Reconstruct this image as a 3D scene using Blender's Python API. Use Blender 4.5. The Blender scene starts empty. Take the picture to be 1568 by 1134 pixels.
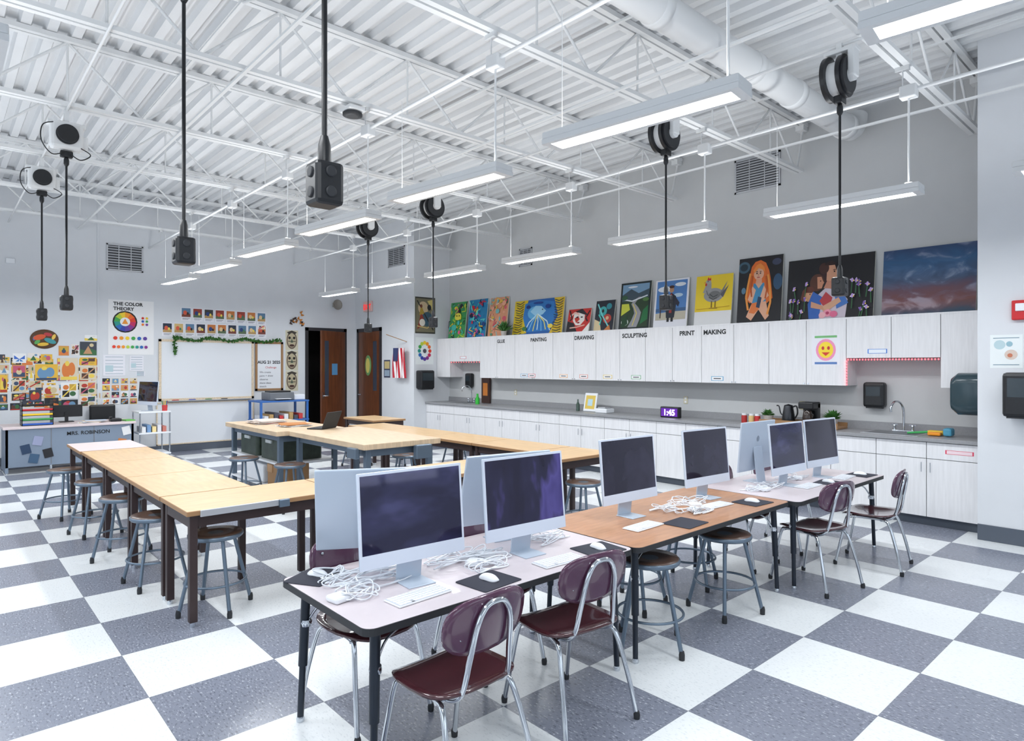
import bpy, bmesh, math, random
from mathutils import Matrix, Vector
S=bpy.context.scene
R=random.Random(7)
# ---------------------------------------------------------------- materials
def lin(c):
    o=[]
    for x in c[:3]:
        x=x/255.0
        o.append(x/12.92 if x<=.04045 else ((x+.055)/1.055)**2.4)
    return (o[0],o[1],o[2],1)
MC={}
def mat(name,col,rough=.5,metal=0,var=0,scale=8,stretch=(1,1,1),emit=0,coat=0,bump=0,spec=.5):
    if name in MC: return MC[name]
    m=bpy.data.materials.new(name);m.use_nodes=True
    nt=m.node_tree;b=nt.nodes['Principled BSDF']
    c=lin(col)
    b.inputs['Base Color'].default_value=c
    b.inputs['Roughness'].default_value=rough
    b.inputs['Metallic'].default_value=metal
    b.inputs['Specular IOR Level'].default_value=spec
    if coat: b.inputs['Coat Weight'].default_value=coat
    if emit:
        b.inputs['Emission Color'].default_value=c
        b.inputs['Emission Strength'].default_value=emit
    if var or bump:
        tc=nt.nodes.new('ShaderNodeTexCoord');mp=nt.nodes.new('ShaderNodeMapping')
        mp.inputs['Scale'].default_value=stretch
        nz=nt.nodes.new('ShaderNodeTexNoise');nz.inputs['Scale'].default_value=scale;nz.inputs['Detail'].default_value=5
        nt.links.new(tc.outputs['Object'],mp.inputs['Vector']);nt.links.new(mp.outputs[0],nz.inputs['Vector'])
        if var:
            cr=nt.nodes.new('ShaderNodeValToRGB')
            cr.color_ramp.elements[0].position=.3;cr.color_ramp.elements[1].position=.7
            cr.color_ramp.elements[0].color=tuple(x*(1-var) for x in c[:3])+(1,)
            cr.color_ramp.elements[1].color=tuple(min(1,x*(1+var)) for x in c[:3])+(1,)
            nt.links.new(nz.outputs['Fac'],cr.inputs[0]);nt.links.new(cr.outputs[0],b.inputs['Base Color'])
        if bump:
            bp=nt.nodes.new('ShaderNodeBump');bp.inputs['Strength'].default_value=bump;bp.inputs['Distance'].default_value=.01
            nt.links.new(nz.outputs['Fac'],bp.inputs['Height']);nt.links.new(bp.outputs[0],b.inputs['Normal'])
    MC[name]=m;return m
def pm(c,rough=.6):
    c=tuple(int(max(0,min(255,x)))//6*6 for x in c)
    return mat('paint_%02x%02x%02x'%c,c,rough)

WALL=mat('wall_paint',(220,223,227),.7,var=.02,scale=3)
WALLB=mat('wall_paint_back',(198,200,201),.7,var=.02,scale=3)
BASE=mat('cove_base',(84,92,104),.5)
DECK=mat('deck_paint',(220,222,224),.6,var=.03,scale=1.5)
STEEL=mat('white_painted_steel',(224,226,227),.45)
WHITE=mat('white_plastic',(235,238,242),.35)
CAB=mat('cabinet_laminate',(230,230,232),.45,var=.05,scale=6,stretch=(9,9,.6))
CABE=mat('cabinet_gap',(120,120,122),.7)
COUNTER=mat('counter_laminate',(148,149,152),.35,var=.06,scale=60)
CHROME=mat('chrome',(205,210,216),.12,1)
GREYMET=mat('grey_metal',(112,128,144),.35,.6)
BLACK=mat('black_plastic',(22,24,28),.4)
DARK=mat('dark_rubber',(40,42,46),.6)
NAVY=mat('navy_metal',(34,42,54),.35,.3)
BROWN=mat('table_leg_brown',(58,44,44),.45,.2)
MAPLE=mat('maple_top',(214,180,136),.4,var=.1,scale=5,stretch=(1,5,1),coat=.2)
MAPLEX=mat('maple_edge',(160,122,84),.5)
BUTCH=mat('butcher_block',(206,182,152),.45,var=.14,scale=6,stretch=(1,9,1))
PINK=mat('pale_top',(222,206,206),.35,var=.02,scale=10)
LAM=mat('grey_laminate_top',(214,204,208),.3,var=.015,scale=30,coat=.2)
OAK=mat('oak_laminate_top',(180,132,98),.35,var=.12,scale=7,stretch=(6,1,1),coat=.2)
MAROON=mat('maroon_plastic',(68,34,40),.16,var=.15,scale=5,coat=.6)
MAROONB=mat('maroon_plastic_back',(84,50,74),.2,coat=.6)
SEATW=mat('stool_seat_board',(92,70,60),.35,var=.18,scale=9,coat=.2)
SILV=mat('computer_silver',(192,204,218),.3,.2)
CHIN=mat('computer_chin',(214,222,236),.25)
KEYS=mat('key_white',(240,243,248),.4)
CABLE=mat('white_cable',(232,236,242),.4)
PAD=mat('mouse_pad_cloth',(48,50,62),.85)
DOORW=mat('walnut_door',(104,58,32),.4,var=.25,scale=4,stretch=(5,5,.7),coat=.3)
DFRAME=mat('dark_door_frame',(44,42,46),.5)
WBOARD=mat('whiteboard_enamel',(234,237,241),.15,coat=.4)
ALU=mat('aluminium',(196,198,202),.35,.6)
RED=mat('red_plastic',(200,30,36),.4)
BLUEG=mat('blue_grey_panel',(128,142,160),.5,.1)
CARD=mat('cardboard',(176,136,96),.8)
GREEN=mat('leaf_green',(66,120,52),.6,var=.3,scale=20)
BLUEC=mat('cart_blue',(52,104,176),.5)

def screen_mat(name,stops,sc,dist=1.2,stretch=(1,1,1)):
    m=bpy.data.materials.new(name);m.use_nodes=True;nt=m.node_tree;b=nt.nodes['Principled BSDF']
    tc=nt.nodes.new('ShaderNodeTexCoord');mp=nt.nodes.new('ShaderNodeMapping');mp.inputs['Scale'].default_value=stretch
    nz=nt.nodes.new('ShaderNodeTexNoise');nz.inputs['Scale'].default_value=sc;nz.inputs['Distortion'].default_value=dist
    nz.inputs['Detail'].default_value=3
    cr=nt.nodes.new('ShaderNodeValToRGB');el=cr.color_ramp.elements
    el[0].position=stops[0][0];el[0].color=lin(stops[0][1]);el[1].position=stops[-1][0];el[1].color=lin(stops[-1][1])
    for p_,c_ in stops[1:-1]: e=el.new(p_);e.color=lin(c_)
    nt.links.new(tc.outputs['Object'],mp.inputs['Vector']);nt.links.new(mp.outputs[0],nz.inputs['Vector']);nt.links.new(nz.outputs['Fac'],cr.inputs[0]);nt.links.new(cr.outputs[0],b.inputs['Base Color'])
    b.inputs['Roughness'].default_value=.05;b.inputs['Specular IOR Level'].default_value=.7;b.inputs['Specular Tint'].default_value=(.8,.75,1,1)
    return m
SCR1=screen_mat('screen_reflection_blue',[(.38,(34,36,56)),(.52,(48,50,78)),(.68,(76,78,116))],4,.2,(1,.7,1.6))  # lighter blue patches: window and ceiling reflections painted into the base colour
SCR3=screen_mat('screen_reflection_violet',[(.40,(32,32,48)),(.52,(40,40,62)),(.62,(84,76,138)),(.72,(66,60,116))],3.4,.15,(1,1.8,.7))  # violet patches are reflections painted into the glass colour
SCR2=screen_mat('screen_glass_dark',[(.4,(36,36,46)),(.72,(58,58,76))],3,.3)

def floor_mat():
    m=bpy.data.materials.new('vct_checker_floor');m.use_nodes=True;nt=m.node_tree;b=nt.nodes['Principled BSDF']
    N=nt.nodes.new;L=nt.links.new
    tc=N('ShaderNodeTexCoord');sp=N('ShaderNodeSeparateXYZ');L(tc.outputs['Object'],sp.inputs[0])
    def mt(op,a,bv=None):
        n=N('ShaderNodeMath');n.operation=op
        for i,v in enumerate((a,bv)):
            if v is None: continue
            if isinstance(v,(int,float)): n.inputs[i].default_value=v
            else: L(v,n.inputs[i])
        return n.outputs[0]
    fx=mt('DIVIDE',mt('ADD',sp.outputs[0],1.10),.622);fy=mt('DIVIDE',mt('SUBTRACT',sp.outputs[1],.80),.628)
    s=mt('ADD',mt('FLOOR',fx),mt('FLOOR',fy))
    par=mt('FRACT',mt('MULTIPLY',s,.5))
    par=mt('GREATER_THAN',mt('ABSOLUTE',par),.25)
    mp=N('ShaderNodeMapping');mp.inputs['Scale'].default_value=(1,2.4,1);L(tc.outputs['Object'],mp.inputs[0])
    n1=N('ShaderNodeTexNoise');n1.inputs['Scale'].default_value=44;n1.inputs['Detail'].default_value=4;L(mp.outputs[0],n1.inputs[0])
    r1=N('ShaderNodeValToRGB');r1.color_ramp.elements[0].position=.36;r1.color_ramp.elements[1].position=.42
    G=(128,133,147)
    r1.color_ramp.elements[0].color=lin((98,103,116));r1.color_ramp.elements[1].color=lin(G)
    e=r1.color_ramp.elements.new(.61);e.color=lin(G);e=r1.color_ramp.elements.new(.66);e.color=lin((180,185,196))
    L(n1.outputs[0],r1.inputs[0])
    r2=N('ShaderNodeValToRGB');r2.color_ramp.elements[0].position=.34;r2.color_ramp.elements[1].position=.44
    r2.color_ramp.elements[0].color=lin((212,217,220));r2.color_ramp.elements[1].color=lin((230,234,236));L(n1.outputs[0],r2.inputs[0])
    mx=N('ShaderNodeMix');mx.data_type='RGBA';L(par,mx.inputs[0]);L(r1.outputs[0],mx.inputs[6]);L(r2.outputs[0],mx.inputs[7])
    n2=N('ShaderNodeTexNoise');n2.inputs['Scale'].default_value=1.3;n2.inputs['Detail'].default_value=3;L(tc.outputs['Object'],n2.inputs[0])
    def seam(f,w):
        fr=mt('FRACT',mt('ADD',f,100));return mt('LESS_THAN',mt('MINIMUM',fr,mt('SUBTRACT',1,fr)),w)
    sm=mt('MAXIMUM',seam(fx,.0025),seam(fy,.0025))
    mx2=N('ShaderNodeMix');mx2.data_type='RGBA';L(mt('MULTIPLY',sm,.5),mx2.inputs[0]);L(mx.outputs[2],mx2.inputs[6]);mx2.inputs[7].default_value=lin((90,95,104))
    L(mx2.outputs[2],b.inputs['Base Color']);b.inputs['Specular IOR Level'].default_value=.45
    mr=N('ShaderNodeMapRange');mr.inputs[3].default_value=.18;mr.inputs[4].default_value=.34;L(n2.outputs[0],mr.inputs[0]);L(mr.outputs[0],b.inputs['Roughness'])
    return m
FLOOR=floor_mat()

# ---------------------------------------------------------------- builder
I4=Matrix.Identity(4)
def T(x,y,z): return Matrix.Translation((x,y,z))
def RZ(a): return Matrix.Rotation(math.radians(a),4,'Z')
def RY(a): return Matrix.Rotation(math.radians(a),4,'Y')
def RX(a): return Matrix.Rotation(math.radians(a),4,'X')
class B:
    def __init__(s,name): s.name=name;s.v=[];s.f=[];s.mi=[];s.sm=[];s.mats=[];s.M=I4
    def idx(s,m):
        if m not in s.mats: s.mats.append(m)
        return s.mats.index(m)
    def add(s,vs,fs,m,smooth=False):
        o=len(s.v);i=s.idx(m)
        s.v+=[tuple(s.M@Vector(p)) for p in vs]
        for f in fs:
            s.f.append([a+o for a in f]);s.mi.append(i);s.sm.append(smooth)
    def box(s,a,b,m,bev=0,rot=None):
        c=[(a[i]+b[i])/2 for i in range(3)];d=[abs(b[i]-a[i]) for i in range(3)]
        W=T(*c)@(rot if rot else I4)
        if bev:
            bm=bmesh.new();bmesh.ops.create_cube(bm,size=1)
            bmesh.ops.scale(bm,vec=d,verts=bm.verts)
            bmesh.ops.bevel(bm,geom=bm.edges[:],offset=min(bev,min(d)*.45),segments=2,affect='EDGES',profile=.5)
            bm.verts.index_update()
            vs=[W@v.co for v in bm.verts];fs=[[v.index for v in f.verts] for f in bm.faces];bm.free()
            s.add(vs,fs,m)
        else:
            h=[x/2 for x in d]
            vs=[W@Vector((x*h[0],y*h[1],z*h[2])) for x,y,z in [(-1,-1,-1),(1,-1,-1),(1,1,-1),(-1,1,-1),(-1,-1,1),(1,-1,1),(1,1,1),(-1,1,1)]]
            s.add(vs,[(0,3,2,1),(4,5,6,7),(0,1,5,4),(1,2,6,5),(2,3,7,6),(3,0,4,7)],m)
    def tube(s,pts,r,m,n=8,closed=False,caps=True,r2=None):
        pts=[Vector(p) for p in pts];k=len(pts);vs=[];fs=[]
        prev=None
        for i,p in enumerate(pts):
            if closed: t=pts[(i+1)%k]-pts[i-1]
            else: t=pts[min(i+1,k-1)]-pts[max(i-1,0)]
            if t.length<1e-9: t=Vector((0,0,1))
            t.normalize()
            if prev is None:
                a=Vector((0,0,1)) if abs(t.z)<.9 else Vector((1,0,0))
                u=t.cross(a).normalized()
            else:
                u=prev-t*prev.dot(t)
                u=u.normalized() if u.length>1e-6 else t.orthogonal().normalized()
            prev=u;w=t.cross(u)
            rr=r if r2 is None else r+(r2-r)*i/(k-1)
            for j in range(n):
                a=2*math.pi*j/n;vs.append(p+(u*math.cos(a)+w*math.sin(a))*rr)
        for i in range(k if closed else k-1):
            a=i*n;b=((i+1)%k)*n
            for j in range(n): fs.append((a+j,a+(j+1)%n,b+(j+1)%n,b+j))
        s.add(vs,fs,m,True)
        if caps and not closed:
            s.add(vs[:n],[tuple(range(n))[::-1]],m);s.add(vs[-n:],[tuple(range(n))],m)
    def cyl(s,p0,p1,r,m,n=20,r2=None): s.tube([p0,p1],r,m,n,r2=r2 if r2 is not None else None)
    def lathe(s,prof,c,m,n=24,axis=None,smooth=True):
        A=T(*c)@(axis if axis else I4);vs=[];fs=[]
        for (r,z) in prof:
            for j in range(n):
                a=2*math.pi*j/n;vs.append(A@Vector((r*math.cos(a),r*math.sin(a),z)))
        for i in range(len(prof)-1):
            for j in range(n): fs.append((i*n+j,i*n+(j+1)%n,(i+1)*n+(j+1)%n,(i+1)*n+j))
        s.add(vs,fs,m,smooth)
        if prof[0][0]>1e-4: s.add(vs[:n],[tuple(range(n))[::-1]],m)
        if prof[-1][0]>1e-4: s.add(vs[-n:],[tuple(range(n))],m)
    def prism(s,pts,z0,z1,mtop,mside=None):
        n=len(pts);mside=mside or mtop
        s.add([(x,y,z1) for x,y in pts],[tuple(range(n))],mtop)
        s.add([(x,y,z0) for x,y in pts],[tuple(range(n))[::-1]],mside)
        s.add([(x,y,z0) for x,y in pts]+[(x,y,z1) for x,y in pts],[(i,(i+1)%n,n+(i+1)%n,n+i) for i in range(n)],mside)
    def shell(s,a,b,fz,th,m,p=3.2,W=I4,rings=6,n=32):
        vt=[];
        def sg(v): return math.copysign(abs(v)**(2/p),v)
        for k in (0,1):
            for i in range(rings+1):
                rr=i/rings
                for j in range(n):
                    t=2*math.pi*j/n;x=rr*sg(math.cos(t));y=rr*sg(math.sin(t))
                    vt.append(W@Vector((a*x,b*y,fz(x,y)-k*th)))
        fs=[];o=(rings+1)*n
        for i in range(rings):
            for j in range(n):
                q=(i*n+j,(i+1)*n+j,(i+1)*n+(j+1)%n,i*n+(j+1)%n)
                fs.append(q);fs.append(tuple(o+x for x in q[::-1]))
        for j in range(n): fs.append((rings*n+j,o+rings*n+j,o+rings*n+(j+1)%n,rings*n+(j+1)%n))
        s.add(vt,fs,m,True)
    def text(s,body,size,org,u,v,m,align='LEFT',bold=0.0,off=.001):
        cu=bpy.data.curves.new('t','FONT');cu.body=body;cu.size=size;cu.align_x=align;cu.offset=bold;cu.resolution_u=3
        ob=bpy.data.objects.new('t',cu);S.collection.objects.link(ob)
        bpy.context.view_layer.update()
        me=ob.to_mesh();u=Vector(u);v=Vector(v);nn=u.cross(v);o=Vector(org)+nn*off
        s.add([o+u*w.co.x+v*w.co.y for w in me.vertices],[tuple(p.vertices) for p in me.polygons],m)
        ob.to_mesh_clear();bpy.data.objects.remove(ob);bpy.data.curves.remove(cu)
    def mesh(s):
        me=bpy.data.meshes.new(s.name);me.from_pydata(s.v,[],s.f)
        for m in s.mats: me.materials.append(m)
        me.polygons.foreach_set('material_index',s.mi);me.polygons.foreach_set('use_smooth',s.sm)
        me.update();return me
    def done(s,recenter=True):
        loc=(0,0,0)
        if recenter and s.v:
            xs=[p[0] for p in s.v];ys=[p[1] for p in s.v];zs=[p[2] for p in s.v]
            loc=((min(xs)+max(xs))/2,(min(ys)+max(ys))/2,min(zs))
            s.v=[(p[0]-loc[0],p[1]-loc[1],p[2]-loc[2]) for p in s.v]
        ob=bpy.data.objects.new(s.name,s.mesh());S.collection.objects.link(ob);ob.location=loc;return ob
def put(name,me,x,y,z=0,rot=0):
    ob=bpy.data.objects.new(name,me);S.collection.objects.link(ob);ob.location=(x,y,z);ob.rotation_euler=(0,0,math.radians(rot));return ob
def smooth_path(pts,k=6):
    pts=[Vector(p) for p in pts];out=[]
    for i in range(len(pts)-1):
        p0=pts[max(i-1,0)];p1=pts[i];p2=pts[i+1];p3=pts[min(i+2,len(pts)-1)]
        for j in range(k):
            t=j/k
            out.append(.5*((2*p1)+(p2-p0)*t+(2*p0-5*p1+4*p2-p3)*t*t+(3*p1-p0-3*p2+p3)*t**3))
    out.append(pts[-1]);return out
def rrect(x0,y0,x1,y1,r,k=5):
    o=[]
    for cx,cy,a in ((x1-r,y1-r,0),(x0+r,y1-r,90),(x0+r,y0+r,180),(x1-r,y0+r,270)):
        for i in range(k+1):
            t=math.radians(a+90*i/k);o.append((cx+r*math.cos(t),cy+r*math.sin(t)))
    return o

# ---------------------------------------------------------------- room shell
XL=-13.55;XR=3.0;YF=-2.5;YB=8.2;YL=7.3;YP=7.4;XA=-11.1;XP=-1.587;ZC=4.76
b=B('floor');b.box((-16,YF-.2,-.1),(XR+.2,YB+.2,0),FLOOR);b.done(False)
b=B('wall_left')
b.box((XL-.15,YF,0),(XL,6.10,ZC),WALL);b.box((XL-.15,6.10,2.5),(XL,7.07,ZC),WALL);b.box((XL-.15,7.07,0),(XL,YL,ZC),WALL)
b.done(False)
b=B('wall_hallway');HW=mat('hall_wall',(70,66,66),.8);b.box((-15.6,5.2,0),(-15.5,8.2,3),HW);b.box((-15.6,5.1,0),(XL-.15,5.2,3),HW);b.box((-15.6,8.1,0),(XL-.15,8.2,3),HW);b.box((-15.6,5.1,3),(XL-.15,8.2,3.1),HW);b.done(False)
b=B('wall_back_left');b.box((XL-.15,YL,0),(XA,YB+.15,ZC),WALL);b.done(False)
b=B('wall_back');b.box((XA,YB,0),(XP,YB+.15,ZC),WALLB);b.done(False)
b=B('wall_back_right');b.box((XP,YP,0),(XR,YB+.15,ZC),WALL);b.done(False)
b=B('wall_front')
xs=[-13.7,-10,-7,-6,-3,-2,1,XR+.15]
b.box((-13.7,YF-.15,0),(XR+.15,YF,.95),WALL);b.box((-13.7,YF-.15,2.7),(XR+.15,YF,ZC),WALL)
for i in (0,2,4,6): b.box((xs[i],YF-.15,.95),(xs[i+1],YF,2.7),WALL)
b.done(False)
b=B('wall_right')
b.box((XR,YF,0),(XR+.15,YB,.95),WALL);b.box((XR,YF,2.7),(XR+.15,YB,ZC),WALL)
for y0,y1 in ((YF,-1.5),(1.2,2.2),(4.9,YB)): b.box((XR,y0,.95),(XR+.15,y1,2.7),WALL)
b.done(False)
gl=bpy.data.materials.new('window_glass');gl.use_nodes=True;nt=gl.node_tree
tr=nt.nodes.new('ShaderNodeBsdfTransparent');gs=nt.nodes.new('ShaderNodeBsdfGlossy');gs.inputs['Roughness'].default_value=.02
ms=nt.nodes.new('ShaderNodeMixShader');ms.inputs[0].default_value=.06
nt.links.new(tr.outputs[0],ms.inputs[1]);nt.links.new(gs.outputs[0],ms.inputs[2]);nt.links.new(ms.outputs[0],nt.nodes['Material Output'].inputs[0])
wn=1
for (x0,x1) in ((-10,-7),(-6,-3),(-2,1)):
    b=B('window_%d'%wn);wn+=1
    for q in range(4):
        x=x0+(x1-x0)*q/3;b.box((x-.03,YF-.12,.95),(x+.03,YF-.04,2.7),ALU)
    for z in (.95,1.5,2.7): b.box((x0,YF-.12,z-.03),(x1,YF-.04,z+.03),ALU)
    b.box((x0,YF-.09,.95),(x1,YF-.085,2.7),gl);b.done()
for (y0,y1) in ((-1.5,1.2),(2.2,4.9)):
    b=B('window_%d'%wn);wn+=1
    for q in range(4):
        y=y0+(y1-y0)*q/3;b.box((XR+.04,y-.03,.95),(XR+.12,y+.03,2.7),ALU)
    for z in (.95,1.5,2.7): b.box((XR+.04,y0,z-.03),(XR+.12,y1,z+.03),ALU)
    b.box((XR+.085,y0,.95),(XR+.09,y1,2.7),gl);b.done()
b=B('ceiling')
y=YF-.15;p=.19;vs=[]
prof=[]
while y<YB+.2:
    prof+=[(y,4.71),(y+.075,4.71),(y+.095,4.77),(y+.17,4.77)];y+=p
for (yy,z) in prof: vs+=[(-13.75,yy,z),(XR+.2,yy,z)]
b.add(vs,[(2*i,2*i+2,2*i+3,2*i+1) for i in range(len(prof)-1)],DECK)
b.box((-13.75,YF-.2,4.80),(XR+.2,YB+.25,4.86),DECK);b.done(False)
def baseboard(nm,a,c): b=B(nm);b.box(a,c,BASE,bev=.004);b.done()
baseboard('baseboard_left',(XL,YF,0),(XL+.012,6.08,.13))
baseboard('baseboard_back_left',(-12.36,YL-.012,0),(XA,YL,.13))
baseboard('baseboard_return',(XA,YL,0),(XA+.012,7.58,.13))
baseboard('baseboard_back_right',(XP,YP-.012,0),(XR,YP,.15))

# ---------------------------------------------------------------- roof joists
def joist_mesh(name,y0,y1):
    b=B(name);zt=4.66;zb=4.10
    for dx in (-.035,.035):
        b.box((dx-.026,y0,zt),(dx+.026,y1,zt+.045),STEEL);b.box((dx-.024,y0+.25,zb-.035),(dx+.024,y1-.12,zb),STEEL)
    n=max(1,round((y1-y0-.5)/1.22));st=(y1-y0-.5)/n
    for i in range(n):
        a=y0+.25+i*st
        b.tube([(0,a,zb-.01),(0,a+st/2,zt+.01)],.013,STEEL,6);b.tube([(0,a+st/2,zt+.01),(0,a+st,zb-.01)],.013,STEEL,6)
        b.tube([(0,a+st/2,zt),(0,a+st/2,zb)],.010,STEEL,6)
    b.tube([(0,y0+.25,zb),(0,y0,zt)],.014,STEEL,6);b.tube([(0,y1-.2,zb),(0,y1-.02,zt)],.016,STEEL,6)
    b.box((-.05,y1-.12,zt-.06),(.05,y1,zt+.01),STEEL)
    return b.mesh()
jm=joist_mesh('roof_joist',YF,YB-.01);js=joist_mesh('roof_joist_short',YF,YL-.01)
JX=[-12.73,-10.9,-9.07,-7.24,-5.41,-3.58,-1.75,.08,1.91]
for x in JX: put('roof_joist',js if x<XA else jm,x,0)
b=B('joist_bridging')
for y in (-.9,1.9,4.45,6.95):
    for z in (4.06,4.65): b.box((XL+.02,y-.014,z-.01),(XR-.02,y+.014,z+.01),STEEL)
b.tube([(JX[1],4.45,4.08),(JX[2],4.45,4.64)],.013,STEEL,5);b.tube([(JX[5],1.9,4.08),(JX[4],1.9,4.64)],.013,STEEL,5);b.tube([(JX[3],1.9,4.08),(JX[2],1.9,4.64)],.013,STEEL,5)
b.done(False)
# round duct
b=B('spiral_air_duct');r=.13
b.tube([(-2.9,YF+.02,4.37),(-2.9,7.80,4.37)]+[(-2.9,7.80+.2*math.sin(a),4.37+.2*(1-math.cos(a))) for a in (.3,.6,.9,1.2,1.57)],r,STEEL,28)
for y in (-.5,1.0,2.6,4.1,5.55,6.4,7.7): b.lathe([(r,-.05),(r+.012,-.045),(r+.012,.045),(r,.05)],(-2.9,y,4.37),STEEL,28,RX(90))
b.done()
# conduits
for nm,Y in (('light_conduit',.15),('light_conduit',3.02),('light_conduit',5.82)):
    b=B(nm);b.tube([(XL+.02,Y,3.86),(XR-.02,Y,3.86)],.016,STEEL,8)
    for x in JX:
        b.tube([(x,Y,3.86),(x,Y,4.07)],.006,STEEL,5);b.box((x-.05,Y-.02,4.03),(x+.05,Y+.02,4.065),STEEL)
    b.done(False)
b=B('power_conduit')
for Y in (.93,5.03): b.tube([(XL+.02,Y,4.04),(XR-.02,Y,4.04)],.011,STEEL,6)
b.done(False)

# ---------------------------------------------------------------- pendant lights
LENS=mat('lamp_lens',(250,252,255),.4,emit=3)
b=B('linear_pendant_light');L2=.62;w=.09
b.box((-L2,-w,.0),(L2,w,.045),STEEL,bev=.008)
b.box((-L2,-w,-.03),(L2,-w+.03,.0),STEEL);b.box((-L2,w-.03,-.03),(L2,w,.0),STEEL)
b.box((-L2,-w+.03,-.03),(-L2+.05,w-.03,0),STEEL);b.box((L2-.05,-w+.03,-.03),(L2,w-.03,0),STEEL)
b.box((-L2+.05,-w+.03,-.014),(L2-.05,w-.03,-.001),LENS)
b.tube([(.53,0,.045),(.53,0,.80)],.008,STEEL,6);b.tube([(-.53,0,.045),(-.53,0,.80)],.0025,STEEL,5)
b.box((.47,-.045,.74),(.59,.045,.84),STEEL,bev=.01);b.lathe([(.03,0),(.03,.02)],(.53,0,.045),STEEL,12)
lm=b.mesh()
def alight(par,name,w,l,e,z,up):
    d=bpy.data.lights.new(name,'AREA');d.shape='RECTANGLE';d.size=l;d.size_y=w;d.energy=e;d.color=(.945,.975,1)
    o=bpy.data.objects.new(name,d);S.collection.objects.link(o);o.parent=par;o.location=(0,0,z)
    if up: o.rotation_euler=(math.pi,0,0)
for Y,ro in ((.15,0),(2.96,6.5),(5.78,2.5)):
    for i in range(7):
        x=-.40-1.83*i
        f=put('linear_pendant_light',lm,x,Y,3.05,ro)
        alight(f,'lamp_down',.11,1.12,26,-.018,False);alight(f,'lamp_up',.11,1.12,9,.052,True)

# ---------------------------------------------------------------- cord reels
def reel(name,kind):
    b=B(name);ax=RY(90)
    def disc(r,x0,x1,m): b.tube([(x0,0,0),(x1,0,0)],r,m,32)
    if kind==0:      # boxed housing with black hub facing the room
        b.box((-.09,-.13,-.13),(.03,.13,.13),STEEL,bev=.03);disc(.09,.03,.05,DARK);disc(.082,.05,.085,BLACK)
        b.box((-.10,-.15,.09),(.0,.15,.13),STEEL,bev=.006);b.box((-.07,.10,-.10),(-.01,.17,.02),STEEL,bev=.01)
        b.tube(smooth_path([(.02,-.1,.1),(.06,-.19,.04),(.06,-.2,-.1),(.03,-.12,-.2),(0,-.02,-.16)]),.005,BLACK,6)
        b.tube(smooth_path([(.02,.1,-.1),(.05,.18,-.16),(.04,.1,-.22),(0,.02,-.16)]),.005,BLACK,6)
    else:            # open twin-flange drum
        disc(.165,-.115,-.085,BLACK);disc(.12,-.085,-.01,STEEL);disc(.155,-.01,.02,BLACK);disc(.13,.02,.04,DARK)
        disc(.05,.04,.075,STEEL);b.box((.04,-.05,-.02),(.09,.05,.2),STEEL,bev=.01);b.box((-.13,-.05,.17),(.10,.05,.2),STEEL,bev=.006)
    b.box((-.05,-.02,.12),(-.01,.02,.25),STEEL)
    b.box((-.06,-.05,-.20),(.0,.05,-.14),BLACK,bev=.01)
    b.tube([(-.03,0,-.15),(-.03,0,-1.42)],.0095,BLACK,8)
    b.lathe([(.012,0),(.022,.02),(.022,.06),(.012,.09)],(-.03,0,-.28),BLACK,12)
    b.lathe([(.012,.0),(.02,-.03),(.022,-.09)],(-.03,0,-1.40),BLACK,12)
    b.box((-.078,-.048,-1.63),(.018,.048,-1.49),BLACK,bev=.014)
    for sy in (-1,1):
        for z in (-1.525,-1.59): b.lathe([(.018,0),(.018,.006),(.012,.006)],(-.03,sy*.046,z),DARK,14,RX(-90*sy))
    for z in (-1.525,-1.59): b.lathe([(.018,0),(.018,.006),(.012,.006)],(.016,0,z),DARK,14,RY(90))
    return b.mesh()
rA=reel('cord_reel',0);rB=reel('cord_reel_drum',1)
for x,y in ((-1.94,.95),(-3.56,.96),(-7.24,.93),(-9.07,.93)): put('cord_reel',rA,x,y,3.8)
for x,y in ((-1.9,5.03),(-3.46,5.07),(-7.15,5.03),(-8.9,5.03)): put('cord_reel',rB,x,y,3.8)
b=B('occupancy_sensor');b.box((-5.5,2.8,3.99),(-5.3,2.96,4.03),STEEL,bev=.01);b.lathe([(.05,0),(.09,.01),(.09,.03)],(-5.4,2.88,3.95),DARK,20);b.done()

# ---------------------------------------------------------------- cabinets
b=B('upper_cabinet_bank');YU=7.89
def updoor(x0,x1,z0,z1):
    b.box((x0,YU,z0),(x1,YB,z1),CABE)
    b.box((x0+.003,YU-.018,z0),(x1-.003,YU,z1-.002),CAB,bev=.002)
xm=[-2.95,-3.41,-3.88,-4.36,-4.84,-5.31,-5.78,-6.26,-6.74,-7.22,-7.70,-8.18,-8.67,-9.17,-9.67]
for i in range(len(xm)-1): updoor(xm[i+1],xm[i],1.42,2.2)
updoor(-2.48,-2.01,1.74,2.2);updoor(-2.95,-2.48,1.74,2.2);updoor(-2.01,XP-.005,1.42,2.2)
updoor(-10.16,-9.67,1.74,2.2);updoor(-10.64,-10.16,1.74,2.2);updoor(XA+.005,-10.64,1.42,2.2)
b.box((XA+.002,YU-.018,2.195),(XP-.002,YB,2.215),CAB)
for (xa,xb) in ((-2.953,-2.947),(-2.013,-2.007),(-9.673,-9.667),(-10.643,-10.637)): b.box((xa,YU,1.42),(xb,YB,1.74),CAB)
for i in range(1,len(xm)-1,2):
    for s in (-.025,.025): b.box((xm[i]+s-.006,YU-.026,1.43),(xm[i]+s+.006,YU-.018,1.445),CHROME)
b.done()
b=B('base_cabinet_run');YC=7.60
b.box((XA+.002,YC+.02,.1),(XP-.002,YB,.87),CABE);b.box((XA+.002,YC+.07,0),(XP-.002,YB,.1),BASE)
x=XP-.005
edges=[XP-.003]
while x-.47>XA: x-=.475;edges.append(x)
edges[-1]=XA+.003
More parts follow.
